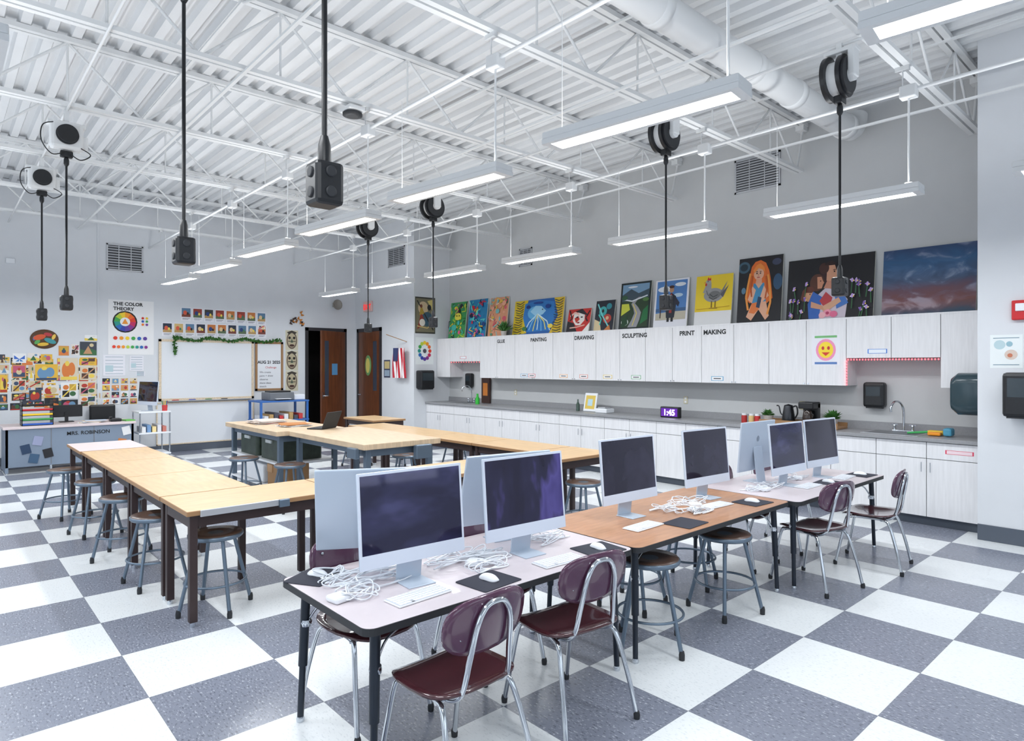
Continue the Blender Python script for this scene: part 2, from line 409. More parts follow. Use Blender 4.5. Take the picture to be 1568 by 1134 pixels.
for i in range(len(edges)-1):
    x1,x0=edges[i],edges[i+1]
    b.box((x0+.003,YC,.70),(x1-.003,YC+.02,.865),CAB,bev=.002);b.box((x0+.003,YC,.1),(x1-.003,YC+.02,.694),CAB,bev=.002)
    hx=x0+.04 if i%2==0 else x1-.04
    b.tube([(hx,YC-.022,.56),(hx,YC-.022,.66)],.004,CHROME,6)
b.done()
b=B('countertop')
b.box((XA+.002,YC-.03,.872),(XP-.002,YB-.001,.91),COUNTER,bev=.004);b.box((XA+.002,YB-.02,.91),(XP-.002,YB-.001,1.0),COUNTER)
for sx in (-2.45,-10.2):
    b.box((sx-.28,7.68,.908),(sx+.28,8.08,.914),ALU);b.box((sx-.25,7.71,.914),(sx+.25,8.05,.9155),mat('sink_basin',(110,114,118),.3,.6))
b.done()
def faucet(x,y):
    b=B('sink_faucet');b.box((x-.11,y-.025,.914),(x+.11,y+.025,.932),CHROME,bev=.008)
    b.tube(smooth_path([(x,y,.93),(x,y,1.15),(x-.02,y-.05,1.24),(x-.05,y-.13,1.25),(x-.07,y-.18,1.19),(x-.07,y-.18,1.14)]),.012,CHROME,10)
    for s in (-.09,.09): b.lathe([(.018,0),(.014,.04),(.02,.06),(0,.065)],(x+s,y,.93),CHROME,12);b.box((x+s-.035,y-.006,.985),(x+s+.035,y+.006,.997),CHROME)
    b.done()
faucet(-2.42,8.08);faucet(-10.2,8.08)

# ---------------------------------------------------------------- flat art helpers
class PL:
    def __init__(s,o,u,n): s.o=Vector(o);s.u=Vector(u);s.n=Vector(n)
    def P(s,a,z,d=0): return s.o+s.u*a+Vector((0,0,z))+s.n*d
LW=PL((XL,0,0),(0,1,0),(1,0,0));BW=PL((0,YB,0),(1,0,0),(0,-1,0));DW=PL((0,YL,0),(1,0,0),(0,-1,0))
RW=PL((XA,0,0),(0,1,0),(1,0,0));PW=PL((0,YP,0),(1,0,0),(0,-1,0));CF=PL((0,YU-.018,0),(1,0,0),(0,-1,0));BF=PL((0,YC,0),(1,0,0),(0,-1,0))
def art(name,pl,u0,z0,u1,z1,base,shapes,th=.004,lean=0,depth0=0):
    b=B(name);W=u1-u0;H=z1-z0
    def P(x,y,d): return pl.P(u0+W*x,z0+H*y,depth0+d+lean*(1-y))
    bm_=base if not isinstance(base,tuple) else pm(base)
    sm_=bm_ if th<.01 else pm((225,222,215))
    q=[(0,0),(1,0),(1,1),(0,1)]
    b.add([P(x,y,th) for x,y in q],[(0,1,2,3)],bm_);b.add([P(x,y,0) for x,y in q],[(3,2,1,0)],sm_)
    b.add([P(x,y,0) for x,y in q]+[P(x,y,th) for x,y in q],[(i,(i+1)%4,4+(i+1)%4,4+i) for i in range(4)],sm_)
    d=th
    for s in shapes:
        d+=.0004;k=s[0];c=pm(s[-1]) if isinstance(s[-1],tuple) else s[-1]
        if k=='r': pts=[(s[1],s[2]),(s[3],s[2]),(s[3],s[4]),(s[1],s[4])]
        elif k=='e':
            cx,cy,rx,ry=s[1:5];rot=math.radians(s[5]) if len(s)>6 else 0;pts=[]
            asp=W/H
            for i in range(20):
                a=2*math.pi*i/20;x=rx*math.cos(a);y=ry*math.sin(a)/1.0
                xx=x*math.cos(rot)-y*math.sin(rot)/asp;yy=x*asp*math.sin(rot)+y*math.cos(rot)
                pts.append((cx+xx,cy+yy))
        elif k=='p': pts=s[1]
        elif k=='l':
            pp=s[1];w=s[2]
            for i in range(len(pp)-1):
                (ax_,ay),(bx,by)=pp[i],pp[i+1];dx,dy=(bx-ax_)*W,(by-ay)*H;l=math.hypot(dx,dy) or 1
                nx,ny=-dy/l*w/W,dx/l*w/H
                b.add([P(ax_+nx,ay+ny,d),P(ax_-nx,ay-ny,d),P(bx-nx,by-ny,d),P(bx+nx,by+ny,d)],[(0,1,2,3)],c)
            continue
        pts=[(min(1,max(0,x)),min(1,max(0,y))) for x,y in pts]
        b.add([P(x,y,d) for x,y in pts],[tuple(range(len(pts)))],c)
    return b
PAL=[(60,80,110),(200,150,110),(90,60,50),(190,60,50),(220,200,160),(60,110,70),(30,30,36),(230,230,226),(210,170,70),(110,150,190),(226,130,60),(240,210,90),(200,90,120)]
def photo_shapes(r,pal=PAL):
    c=lambda:r.choice(pal)
    k=r.randint(0,3);s=[]
    if k==0: s=[('r',.08,.08,.92,.92,c()),('r',.08,.08,.92,.4,c()),('e',.5,.45,.2,.2,c()),('e',.5,.66,.1,.11,c())]
    elif k==1: s=[('p',[(0,0),(1,0),(1,.35),(.6,.5),(.3,.35),(0,.45)],c()),('e',.7,.75,.13,.13,c()),('p',[(.2,.1),(.5,.7),(.75,.1)],c())]
    elif k==2: s=[('e',.35,.45,.25,.35,c()),('e',.65,.5,.2,.3,c()),('e',.4,.75,.12,.12,c()),('r',.05,.02,.95,.16,c())]
    else: s=[('r',.1,.1,.5,.5,c()),('r',.5,.5,.9,.9,c()),('e',.3,.7,.17,.15,c()),('e',.7,.3,.18,.15,c()),('l',[(.1,.1),(.9,.9)],.01,c())]
    return s

# ---------------------------------------------------------------- paintings over cabinets
ZT=2.217
def canvas(u0,u1,z1,base,shapes,z0=ZT,name='canvas_painting',th=.02):
    art(name,BW,u0,z0,u1,z1,base,shapes,th=th,lean=.09,depth0=.003).done()
cl=lambda v:min(1,max(0,v))
def pattern(r,pal,n=60):
    o=[]
    for i in range(n):
        x,y=r.uniform(.05,.95),r.uniform(.05,.95)
        if i%3==0: o.append(('e',x,y,r.uniform(.03,.11),r.uniform(.02,.07),r.choice(pal)))
        elif i%3==1:
            o.append(('l',[(cl(x),cl(y)),(cl(x+r.uniform(-.25,.25)),cl(y+r.uniform(-.12,.12))),(cl(x+r.uniform(-.25,.25)),cl(y+r.uniform(-.2,.2)))],.010,r.choice(pal)))
        else: o.append(('p',[(x,y),(x+r.uniform(.05,.15),y+.03),(x+.08,y+r.uniform(.04,.1))],r.choice(pal)))
    return o
rr=random.Random(3)
canvas(-11.0,-10.44,2.98,(70,160,90),pattern(rr,[(240,220,60),(40,120,60),(230,90,140),(60,190,180),(30,40,50),(90,200,80),(200,220,70)])+[('e',.55,.6,.2,.1,(236,224,80)),('e',.48,.62,.03,.02,(20,20,20)),('e',.62,.62,.03,.02,(20,20,20)),('e',.35,.3,.16,.09,(70,190,170))])
canvas(-10.36,-9.78,2.99,(30,130,176),pattern(rr,[(200,40,60),(20,60,120),(60,190,190),(240,200,60),(20,30,60),(220,80,160),(90,210,200)]))
canvas(-9.7,-9.16,2.98,(226,156,120),pattern(rr,[(90,160,120),(230,190,80),(220,90,110),(240,220,190),(120,190,190),(236,170,140)]))
# jellyfish / bird canvas
sw=[('p',[(0,0),(.3,.05),(.2,.5),(.28,1),(0,1)],(226,196,40)),('p',[(.75,0),(1,0),(1,1),(.8,1),(.9,.5)],(222,186,50)),('p',[(.22,.9),(.5,.98),(.8,.9),(.86,.5),(.74,.1),(.3,.08),(.2,.5)],(44,120,196)),('e',.44,.62,.15,.19,(96,176,226)),('p',[(.34,.66),(.44,.82),(.56,.8),(.66,.66),(.6,.56),(.46,.52)],(160,214,240))]
for i in range(7): sw.append(('l',[(.5,.58),(.34+.06*i,.36),(.26+.085*i,.1+.03*(i%2))],.011,[(210,234,246),(120,196,236),(236,226,120)][i%3]))
for i in range(14):
    a=.04+.018*i;sw.append(('l',[(.03+.012*(i%3),.95-.07*i),(.12+.02*(i%2),.9-.068*i),(.2,.97-.07*i)],.007,[(30,40,70),(40,80,50),(60,50,30)][i%3]))
    sw.append(('l',[(.82+.01*(i%3),.95-.07*i),(.9+.02*(i%2),.9-.068*i),(.98,.96-.07*i)],.007,[(40,60,50),(30,50,90),(90,70,20)][i%3]))
sw+=[('e',.3,.8,.04,.05,(20,50,120)),('e',.7,.78,.05,.06,(20,60,140)),('e',.5,.9,.1,.03,(24,60,140)),('e',.78,.22,.05,.06,(240,220,90)),('e',.26,.18,.05,.06,(60,120,70)),('e',.6,.7,.012,.018,(20,20,30))]
canvas(-8.98,-7.7,2.86,(36,100,170),sw)
canvas(-7.6,-7.09,2.62,(200,50,44),[('p',[(0,0),(.5,0),(.3,.4),(0,.5)],(30,28,34)),('p',[(.26,.78),(.5,.86),(.74,.76),(.76,.5),(.6,.3),(.4,.3),(.24,.5)],(240,236,230)),('p',[(.3,.6),(.45,.7),(.55,.55),(.4,.4)],(200,60,50)),('e',.42,.64,.05,.03,(20,20,24)),('e',.62,.64,.05,.03,(20,20,24)),('p',[(.3,.9),(.6,1),(.9,.7),(.7,.75)],(40,30,40)),('p',[(.7,0),(1,0),(1,.4)],(240,240,238)),('l',[(.1,.7),(.3,.85),(.5,.75)],.015,(240,200,190)),('p',[(.42,.42),(.5,.45),(.58,.42),(.5,.37)],(160,20,30)),('l',[(.05,.95),(.2,.6),(.1,.5)],.012,(30,26,30)),('l',[(.95,.9),(.8,.6),(.9,.45)],.012,(30,26,30)),('l',[(.15,.2),(.45,.22),(.8,.3)],.01,(236,190,170))])
canvas(-6.98,-6.58,2.72,(30,40,48),[('e',.4,.65,.2,.16,(60,170,170)),('e',.65,.4,.22,.15,(180,60,50)),('p',[(0,0),(.4,0),(.3,.3),(0,.4)],(220,200,160)),('e',.7,.8,.14,.1,(50,140,150)),('l',[(.1,.9),(.4,.5),(.8,.1)],.012,(120,210,210)),('e',.4,.66,.06,.06,(20,24,30)),('p',[(.5,0),(.9,0),(.8,.2)],(200,120,60)),('l',[(.2,.55),(.35,.4),(.3,.2)],.012,(80,200,190)),('e',.66,.42,.08,.06,(226,180,140))])
canvas(-6.46,-5.88,2.96,(28,40,36),[('r',.06,.74,.94,.96,(120,160,190)),('p',[(.06,.74),(.35,.86),(.6,.76),(.94,.84),(.94,.6),(.06,.6)],(60,80,90)),('p',[(.06,.05),(.06,.6),(.94,.66),(.94,.05)],(40,62,40)),('p',[(.3,.05),(.6,.05),(.68,.2),(.72,.35),(.62,.46),(.5,.55),(.58,.62),(.7,.68),(.62,.68),(.46,.62),(.38,.54),(.46,.44),(.5,.34),(.42,.2)],(150,154,156)),('p',[(.06,.3),(.35,.42),(.3,.55),(.06,.55)],(200,205,70)),('p',[(.7,.1),(.94,.2),(.94,.5),(.78,.4)],(30,110,60)),('e',.2,.16,.12,.07,(220,225,220)),('l',[(.1,.65),(.4,.6),(.9,.7)],.010,(220,225,228)),('l',[(.46,.08),(.58,.34),(.44,.54)],.006,(236,220,90)),('e',.15,.68,.1,.05,(50,90,60)),('e',.85,.62,.1,.04,(80,120,60)),('e',.4,.9,.16,.02,(226,232,236)),('p',[(.1,.05),(.3,.12),(.26,.3),(.1,.24)],(24,70,40))])
canvas(-5.8,-5.22,2.94,(228,232,236),[('r',.05,.16,.95,.97,(80,130,186)),('e',.3,.8,.22,.06,(225,230,236)),('e',.75,.88,.16,.04,(225,230,236)),('e',.7,.66,.14,.04,(180,204,226)),('p',[(.05,.16),(.95,.16),(.95,.36),(.05,.3)],(190,180,165)),('r',.05,.33,.95,.4,(60,100,140)),('p',[(.38,.2),(.62,.2),(.66,.5),(.64,.64),(.5,.72),(.36,.64),(.34,.5)],(34,36,48)),('e',.5,.78,.07,.06,(180,140,110)),('e',.5,.84,.08,.03,(70,40,34)),('p',[(.46,.3),(.54,.3),(.52,.7),(.48,.7)],(150,50,50)),('p',[(.36,.62),(.24,.42),(.3,.38),(.4,.52)],(40,40,54)),('p',[(.64,.62),(.76,.5),(.72,.42),(.6,.52)],(40,40,54)),('l',[(.2,.2),(.2,.6)],.008,(60,40,30)),('l',[(.44,.2),(.44,.12)],.02,(24,24,30)),('l',[(.56,.2),(.56,.12)],.02,(24,24,30))])
canvas(-5.1,-4.53,2.93,(232,232,230),[('r',.0,.28,1,1,(236,204,50)),('e',.5,.6,.27,.14,(150,152,150)),('p',[(.66,.62),(.86,.86),(.74,.6)],(120,122,124)),('p',[(.68,.6),(.9,.78),(.76,.54)],(90,92,96)),('p',[(.2,.66),(.3,.86),(.42,.86),(.44,.64)],(160,160,156)),('e',.34,.87,.075,.05,(170,168,160)),('p',[(.3,.9),(.33,.97),(.37,.93),(.4,.96),(.41,.9)],(200,40,40)),('p',[(.26,.88),(.2,.86),(.27,.85)],(230,150,40)),('e',.28,.82,.025,.03,(200,50,50)),('l',[(.46,.48),(.46,.34)],.008,(120,90,30)),('l',[(.56,.48),(.56,.34)],.008,(120,90,30)),('e',.53,.6,.16,.08,(116,118,118)),('l',[(.4,.62),(.5,.56),(.62,.6)],.006,(70,72,74)),('l',[(.38,.56),(.5,.51),(.6,.54)],.006,(70,72,74)),('l',[(.3,.7),(.34,.62),(.42,.56)],.006,(110,112,110)),('e',.33,.88,.012,.01,(20,20,20)),('r',.4,.33,.52,.35,(120,90,30)),('r',.5,.33,.62,.35,(120,90,30)),('l',[(.05,.33),(.95,.36)],.004,(200,160,30))])
canvas(-4.44,-3.83,3.10,(24,26,34),[('e',.12,.86,.14,.09,(60,90,110)),('e',.12,.86,.09,.055,(34,50,64)),('e',.9,.6,.1,.12,(50,80,110)),('e',.86,.9,.1,.05,(60,70,90)),('p',[(.3,.86),(.38,.93),(.5,.95),(.62,.9),(.7,.78),(.74,.66),(.8,.36),(.66,.28),(.62,.5),(.4,.56),(.3,.3),(.2,.36),(.24,.66)],(222,108,44)),('e',.47,.74,.115,.09,(230,176,148)),('p',[(.42,.67),(.54,.67),(.55,.58),(.4,.58)],(222,164,136)),('p',[(.36,.6),(.6,.6),(.66,.3),(.34,.28)],(70,140,180)),('p',[(.4,.6),(.48,.52),(.57,.6)],(226,170,142)),('p',[(.34,.56),(.24,.36),(.34,.3),(.42,.5)],(230,176,146)),('p',[(.6,.56),(.72,.4),(.56,.3),(.52,.38)],(230,176,146)),('p',[(.34,.3),(.66,.32),(.74,.1),(.66,.04),(.5,.2),(.34,.04),(.22,.1)],(226,170,140)),('p',[(.34,.3),(.5,.32),(.5,.2),(.4,.14),(.28,.16)],(222,120,60)),('p',[(.48,.4),(.44,.24),(.52,.22),(.56,.38)],(40,60,90)),('p',[(.34,.80),(.42,.88),(.5,.9),(.6,.84),(.62,.76),(.56,.8),(.46,.83),(.37,.76)],(238,140,60)),('l',[(.28,.76),(.24,.6),(.2,.4),(.26,.2)],.014,(236,150,70)),('l',[(.68,.72),(.74,.5),(.76,.3),(.7,.12)],.014,(236,150,70)),('l',[(.33,.72),(.3,.55),(.33,.4)],.010,(190,84,34)),('l',[(.64,.7),(.67,.5),(.64,.36)],.010,(190,84,34)),('l',[(.41,.775),(.45,.78)],.004,(80,40,30)),('l',[(.49,.78),(.53,.775)],.004,(80,40,30)),('e',.43,.75,.016,.01,(30,20,20)),('e',.51,.75,.016,.01,(30,20,20)),('l',[(.47,.74),(.465,.71)],.003,(200,130,100)),('l',[(.44,.69),(.5,.69)],.005,(170,60,60)),('e',.14,.5,.05,.05,(90,130,150))])
fl=[]
for i in range(20):
    x=rr.uniform(.03,.24) if i%2 else rr.uniform(.76,.97);y=rr.uniform(.05,.6)
    fl+= [('l',[(x,y),(cl(x+rr.uniform(-.03,.03)),cl(y-.2))],.006,(50,100,60)),('e',x,y,.03,.014,rr.uniform(0,180),rr.choice([(214,190,232),(160,120,200),(236,226,240)])),('e',x,y,.014,.034,0,rr.choice([(190,160,220),(120,90,170)])),('e',x+.015,y-.01,.008,.01,(240,210,90))]
canvas(-3.76,-2.74,2.99,(22,20,28),[('p',[(.36,.02),(.34,.36),(.46,.5),(.62,.46),(.72,.3),(.7,.02)],(206,196,206)),('e',.49,.74,.105,.17,(58,30,30)),('p',[(.49,.86),(.56,.86),(.585,.76),(.605,.72),(.585,.7),(.59,.66),(.57,.6),(.52,.58),(.47,.62),(.47,.78)],(206,150,122)),('e',.435,.82,.06,.09,(70,36,32)),('p',[(.48,.62),(.54,.6),(.56,.48),(.44,.5)],(192,136,108)),('e',.36,.6,.085,.14,(88,52,40)),('p',[(.36,.69),(.41,.69),(.43,.62),(.445,.59),(.43,.56),(.42,.5),(.37,.5)],(200,142,110)),('e',.27,.4,.06,.1,(206,150,118)),('p',[(.19,.48),(.24,.55),(.31,.54),(.34,.47),(.3,.44),(.23,.45),(.21,.3),(.17,.34)],(96,52,38)),('p',[(.32,.46),(.26,.26),(.28,.02),(.4,.02),(.43,.36)],(50,100,178)),('p',[(.56,.5),(.66,.44),(.73,.24),(.6,.16)],(66,116,186)),('p',[(.4,.3),(.47,.44),(.55,.34),(.5,.12)],(184,60,70)),('p',[(.42,.2),(.62,.34),(.65,.27),(.46,.1)],(212,162,136)),('p',[(.3,.3),(.44,.22),(.46,.15),(.3,.2)],(206,150,122)),('e',.5,.1,.05,.06,(236,150,170)),('e',.57,.08,.045,.05,(226,110,146)),('e',.44,.07,.04,.05,(240,180,190)),('e',.5,.1,.02,.025,(180,60,100)),('e',.56,.755,.009,.012,(20,20,20)),('l',[(.545,.78),(.575,.785)],.004,(40,20,20)),('l',[(.565,.65),(.585,.65)],.005,(160,50,56)),('e',.405,.62,.007,.01,(20,20,20)),('e',.285,.42,.007,.01,(20,20,20)),('l',[(.45,.88),(.52,.92),(.57,.87)],.012,(44,24,26))]+fl)
cm=bpy.data.materials.new('storm_cloud_paint');cm.use_nodes=True;nt=cm.node_tree;bb=nt.nodes['Principled BSDF']
tc=nt.nodes.new('ShaderNodeTexCoord');nz=nt.nodes.new('ShaderNodeTexNoise');nz.inputs['Scale'].default_value=4.2;nz.inputs['Detail'].default_value=9;nz.inputs['Distortion'].default_value=.7
mpp=nt.nodes.new('ShaderNodeMapping');mpp.inputs['Scale'].default_value=(.8,1,1.5);mpp.inputs['Location'].default_value=(2.3,0,1.1)
sx=nt.nodes.new('ShaderNodeSeparateXYZ');mr=nt.nodes.new('ShaderNodeMapRange');mr.inputs[1].default_value=0;mr.inputs[2].default_value=.75
mad=nt.nodes.new('ShaderNodeMath');mad.operation='MULTIPLY_ADD';mad.inputs[1].default_value=.35
msb=nt.nodes.new('ShaderNodeMath');msb.operation='SUBTRACT';msb.inputs[1].default_value=.17
cr=nt.nodes.new('ShaderNodeValToRGB');cr2=nt.nodes.new('ShaderNodeValToRGB')
def ramp(c,st):
    c.color_ramp.elements[0].position=st[0][0];c.color_ramp.elements[0].color=lin(st[0][1]);c.color_ramp.elements[1].position=st[-1][0];c.color_ramp.elements[1].color=lin(st[-1][1])
    for p_,q in st[1:-1]: e=c.color_ramp.elements.new(p_);e.color=lin(q)
ramp(cr,[(0,(34,60,84)),(.2,(112,62,58)),(.36,(96,66,80)),(.52,(56,74,104)),(.78,(40,86,128)),(1,(30,56,98))])
ramp(cr2,[(.46,(0,0,0)),(.56,(60,70,84)),(.68,(170,176,190))])
ad=nt.nodes.new('ShaderNodeMix');ad.data_type='RGBA';ad.blend_type='ADD';ad.inputs[0].default_value=.5
for a,c in ((tc.outputs['Object'],mpp.inputs[0]),(mpp.outputs[0],nz.inputs[0]),(tc.outputs['Object'],sx.inputs[0]),(sx.outputs[2],mr.inputs[0]),(nz.outputs[0],mad.inputs[0]),(mr.outputs[0],mad.inputs[2]),(mad.outputs[0],msb.inputs[0]),(msb.outputs[0],cr.inputs[0]),(nz.outputs[0],cr2.inputs[0]),(cr.outputs[0],ad.inputs[6]),(cr2.outputs[0],ad.inputs[7]),(ad.outputs[2],bb.inputs['Base Color'])): nt.links.new(a,c)
canvas(-2.65,-1.75,2.97,cm,[])
# lettering on cabinets
b=B('cabinet_lettering')
for tx,xa in (('GLUE',-9.05),('PAINTING',-8.05),('DRAWING',-6.99),('SCULPTING',-5.98),('PRINT',-5.07),('MAKING',-4.64)):
    b.text(tx,.088,(xa,YU-.0185,2.08),(1,0,0),(0,0,1),BLACK,'CENTER',bold=.003)
b.done()
art('sunny_face_poster',CF,-3.34,1.66,-3.02,2.02,(238,236,240),[('e',.5,.5,.36,.36,(240,150,190)),('e',.5,.5,.27,.27,(246,220,60)),('e',.4,.56,.05,.06,(200,50,60)),('e',.6,.56,.05,.06,(200,50,60)),('p',[(.35,.42),(.65,.42),(.5,.3)],(210,60,50)),('r',.1,.03,.9,.1,(90,130,190)),('r',.1,.9,.9,.97,(120,190,120))],th=.001).done()
for x,c in ((-8.42,(70,150,200)),(-8.22,(210,60,80)),(-7.45,(240,170,60)),(-6.5,(230,200,60)),(-5.95,(90,170,110)),(-4.6,(60,160,200)),(-7.0,(230,120,90))):
    art('drawer_label',CF,x-.09,1.45,x+.09,1.51,c,[('r',.05,.1,.95,.9,(240,240,240)),('l',[(.2,.5),(.8,.5)],.006,(60,60,70))],th=.001).done()
for x,z,c in ((-2.62,1.79,(50,120,210)),(-10.2,1.79,(220,90,90))):
    art('drawer_label',CF,x-.1,z,x+.1,z+.05,c,[('r',.05,.1,.95,.9,(236,240,246))],th=.001).done()
art('drawer_label',BF,-1.9,.76,-1.66,.8,(220,60,90),[('r',.05,.1,.95,.9,(244,220,226))],th=.001).done()
# string lights
b=B('string_lights');EM=mat('red_led',(255,74,84),.4,emit=5)
for i in range(30):
    x=-2.93+.9*i/29;b.lathe([(0,-.011),(.010,0),(0,.011)],(x,YU-.012,1.722),EM,6)
b.tube([(-2.94,YU-.01,1.733),(-2.02,YU-.01,1.733)],.002,DARK,4)
for i in range(9): b.lathe([(0,-.011),(.010,0),(0,.011)],(-2.94,YU-.03,1.70-.033*i),EM,6)
for i in range(12): b.lathe([(0,-.010),(.009,0),(0,.010)],(-10.6+.9*i/11,YU-.01,1.725),EM,6)
b.done()

# ---------------------------------------------------------------- vents
def vent(pl,u0,z0,u1,z1,n=9):
    b=B('wall_vent')
    def bx(a0,c0,a1,c1,d0,d1,m):
        p=[pl.P(a0,c0,d0),pl.P(a1,c1,d1)];b.box([min(p[0][i],p[1][i]) for i in range(3)],[max(p[0][i],p[1][i]) for i in range(3)],m)
    bx(u0,z0,u1,z1,0,.004,mat('vent_shadow',(80,82,86),.8))
    w=.025
    for a in ((u0,z0,u1,z0+w),(u0,z1-w,u1,z1),(u0,z0,u0+w,z1),(u1-w,z0,u1,z1)): bx(*a,0,.018,ALU)
    for i in range(n):
        z=z0+w+(z1-z0-2*w)*(i+.5)/n;bx(u0+w,z-.007,u1-w,z+.007,.002,.014,ALU)
    for q in (1/3,2/3): a=u0+(u1-u0)*q;bx(a-.006,z0,a+.006,z1,.002,.016,ALU)
    b.done()
vent(LW,2.33,3.39,2.92,3.87);vent(DW,-12.08,3.76,-11.43,4.16);vent(BW,-4.52,4.0,-3.88,4.46,n=12);vent(BW,-8.89,3.51,-8.55,3.84)

# ---------------------------------------------------------------- left wall displays
art('color_theory_poster',LW,2.36,1.86,3.1,2.86,(240,242,244),
 [('e',.36,.6,.27,.2,(20,20,20))]+[('p',[(.36,.6),(.36+.24*math.cos(a),.6+.178*math.sin(a)),(.36+.24*math.cos(a+.53),.6+.178*math.sin(a+.53))],c) for a,c in zip([i*.5236 for i in range(12)],[(230,60,40),(240,110,40),(246,160,40),(250,210,50),(190,210,60),(70,170,80),(40,150,140),(40,110,190),(50,70,170),(90,60,160),(140,50,140),(200,40,100)])]+
 [('e',.36,.6,.11,.08,(240,242,244)),('p',[(.29,.56),(.43,.56),(.36,.66)],(240,150,50))]+
 [('e',.75+.09*(i%2),.68-.06*(i//2),.03,.022,c) for i,c in enumerate([(220,50,40),(240,200,50),(40,90,180),(70,170,80),(240,130,40),(120,60,150)])]+
 [('e',.15+.13*i,.3,.045,.033,c) for i,c in enumerate([(230,60,40),(246,160,40),(250,210,50),(70,170,80),(40,110,190),(90,60,160)])]+
 [('e',.12+.1*i,.14,.038,.028,c) for i,c in enumerate([(230,60,40),(240,110,40),(246,160,40),(190,210,60),(70,170,80),(40,150,140),(40,110,190),(140,50,140)])],th=.002).done()
b=B('color_theory_title');b.text('THE COLOR',.085,(XL+.002,2.44,2.76),(0,1,0),(0,0,1),BLACK,bold=.003,off=.004);b.text('THEORY',.085,(XL+.002,2.44,2.67),(0,1,0),(0,0,1),BLACK,bold=.003,off=.004);b.done()
def card_row(name,n,y0,st,w,z0,z1,drop):
    for i in range(n):
        a=y0+st*i;c=rr.choice([(40,50,70),(200,120,60),(150,60,50),(90,130,160),(60,60,60),(210,180,120),(180,40,50)])
        art(name,LW,a,z0-drop*i,a+w,z1-drop*i,(236,238,240),[('r',.08,.28,.92,.94,c),('p',[(.08,.28),(.92,.28),(.92,.5),(.5,.6),(.08,.46)],rr.choice([(90,110,80),(50,60,90),(190,150,100),(120,60,50)])),('e',.4,.6,.18,.16,rr.choice([(230,200,150),(40,60,120),(220,90,60)])),('e',.65,.55,.1,.1,rr.choice([(60,120,90),(240,220,90),(30,30,30)])),('l',[(.15,.18),(.85,.18)],.004,(90,90,100)),('l',[(.15,.1),(.7,.1)],.004,(140,140,150))],th=.001).done()
card_row('art_history_card',8,3.57,.2086,.19,2.53,2.79,.003)
card_row('art_history_card',10,3.24,.2,.185,2.22,2.48,-.002)
# whiteboards
def wb(y0,z0,y1,z1,nm='whiteboard',fr=MAPLEX,w=.045):
    b=B(nm);b.box((XL+.001,y0,z0),(XL+.012,y1,z1),WBOARD)
    for a in ((y0,z0,y1,z0+w),(y0,z1-w,y1,z1),(y0,z0,y0+w,z1),(y1-w,z0,y1,z1)): b.box((XL+.001,a[0],a[1]),(XL+.025,a[2],a[3]),fr)
    return b
BORD=mat('board_border',(222,204,178),.6,var=.2,scale=60)
b=wb(3.18,.98,4.96,2.16,fr=BORD);b.box((XL+.02,3.3,.97),(XL+.09,4.9,.985),ALU)
for i,c in enumerate([(200,40,40),(40,80,200),(40,140,70),(30,30,30)]): b.tube([(XL+.06,3.4+.3*i,.995),(XL+.06,3.52+.3*i,.995)],.008,pm(c),6)
b.done()
b=wb(3.14,.14,4.96,.95,nm='lower_board',fr=BORD,w=.02);b.done()
b=wb(4.99,1.13,5.58,2.16);
b.text('AUG 21 2025',.085,(XL+.013,5.04,1.70),(0,1,0),(0,0,1),BLACK,bold=.003)
b.text('Challenge',.06,(XL+.013,5.2,1.60),(0,1,0),(0,0,1),RED)
for i in range(5): b.text(['We create','paint + draw','observe','share ideas','sketch'][i],.055,(XL+.013,5.08,1.5-.075*i),(0,1,0),(0,0,1),pm((70,70,80)))
b.done()
b=B('green_garland')
pts=[]
for i in range(60):
    t=i/59;pts.append((XL+.05,3.45+t*2.05,2.2-.05*math.sin(t*math.pi*3)**2))
for i in range(12): pts.insert(0,(XL+.05,3.45+.01*math.sin(i),2.2-.028*i))
b.tube(pts,.012,GREEN,5)
for p in pts:
    for k in range(5):
        d=Vector((rr.uniform(.2,1),rr.uniform(-1,1),rr.uniform(-1,1))).normalized()*.06;q=Vector(p);e=d.orthogonal().normalized()*.018
        b.add([q,q+d*.5+e,q+d,q+d*.5-e],[(0,1,2,3)],GREEN)
b.done()
for i in range(3):
    z0=1.11+.44*i
    art('totem_mask_print',LW,5.64,z0,5.92,z0+.43,(214,204,184),[('e',.5,.5,.42,.44,(110,94,78)),('e',.5,.5,.34,.36,(190,176,146)),('e',.32,.62,.1,.07,(30,26,24)),('e',.68,.62,.1,.07,(30,26,24)),('p',[(.5,.62),(.4,.38),(.6,.38)],(90,110,90)),('e',.5,.24,.2,.06,(70,40,34)),('p',[(.1,.9),(.3,.78),(.5,.9),(.7,.78),(.9,.9),(.5,.99)],(60,54,50)),('l',[(.2,.45),(.8,.45)],.008,(60,60,50))],th=.003).done()
b=B('paper_butterfly_cluster')
for i in range(8):
    y=5.72+rr.uniform(0,.4);z=2.5+rr.uniform(0,.3);a=rr.uniform(0,6.28)
    for s in (-1,1):
        u=Vector((.4,math.cos(a)*s,math.sin(a)*s))*.05;v=Vector((0,-math.sin(a),math.cos(a)))*.045;o=Vector((XL+.005,y,z))
        b.add([o,o+u+v,o+u*1.1,o+u*.8-v*.8,o-v*.3],[(0,1,2,3,4)],pm((200,130,50) if i%2 else (70,50,44)))
b.done()
b=B('fish_plaque');b.lathe([(0,0),(.5,0),(.5,.05),(.46,.09),(0,.1)],(0,0,0),pm((90,60,40)),28)
b.v=[(XL+.001+p[2]*.2,1.42+p[0]*.4,2.11+p[1]*.33) for p in b.v]
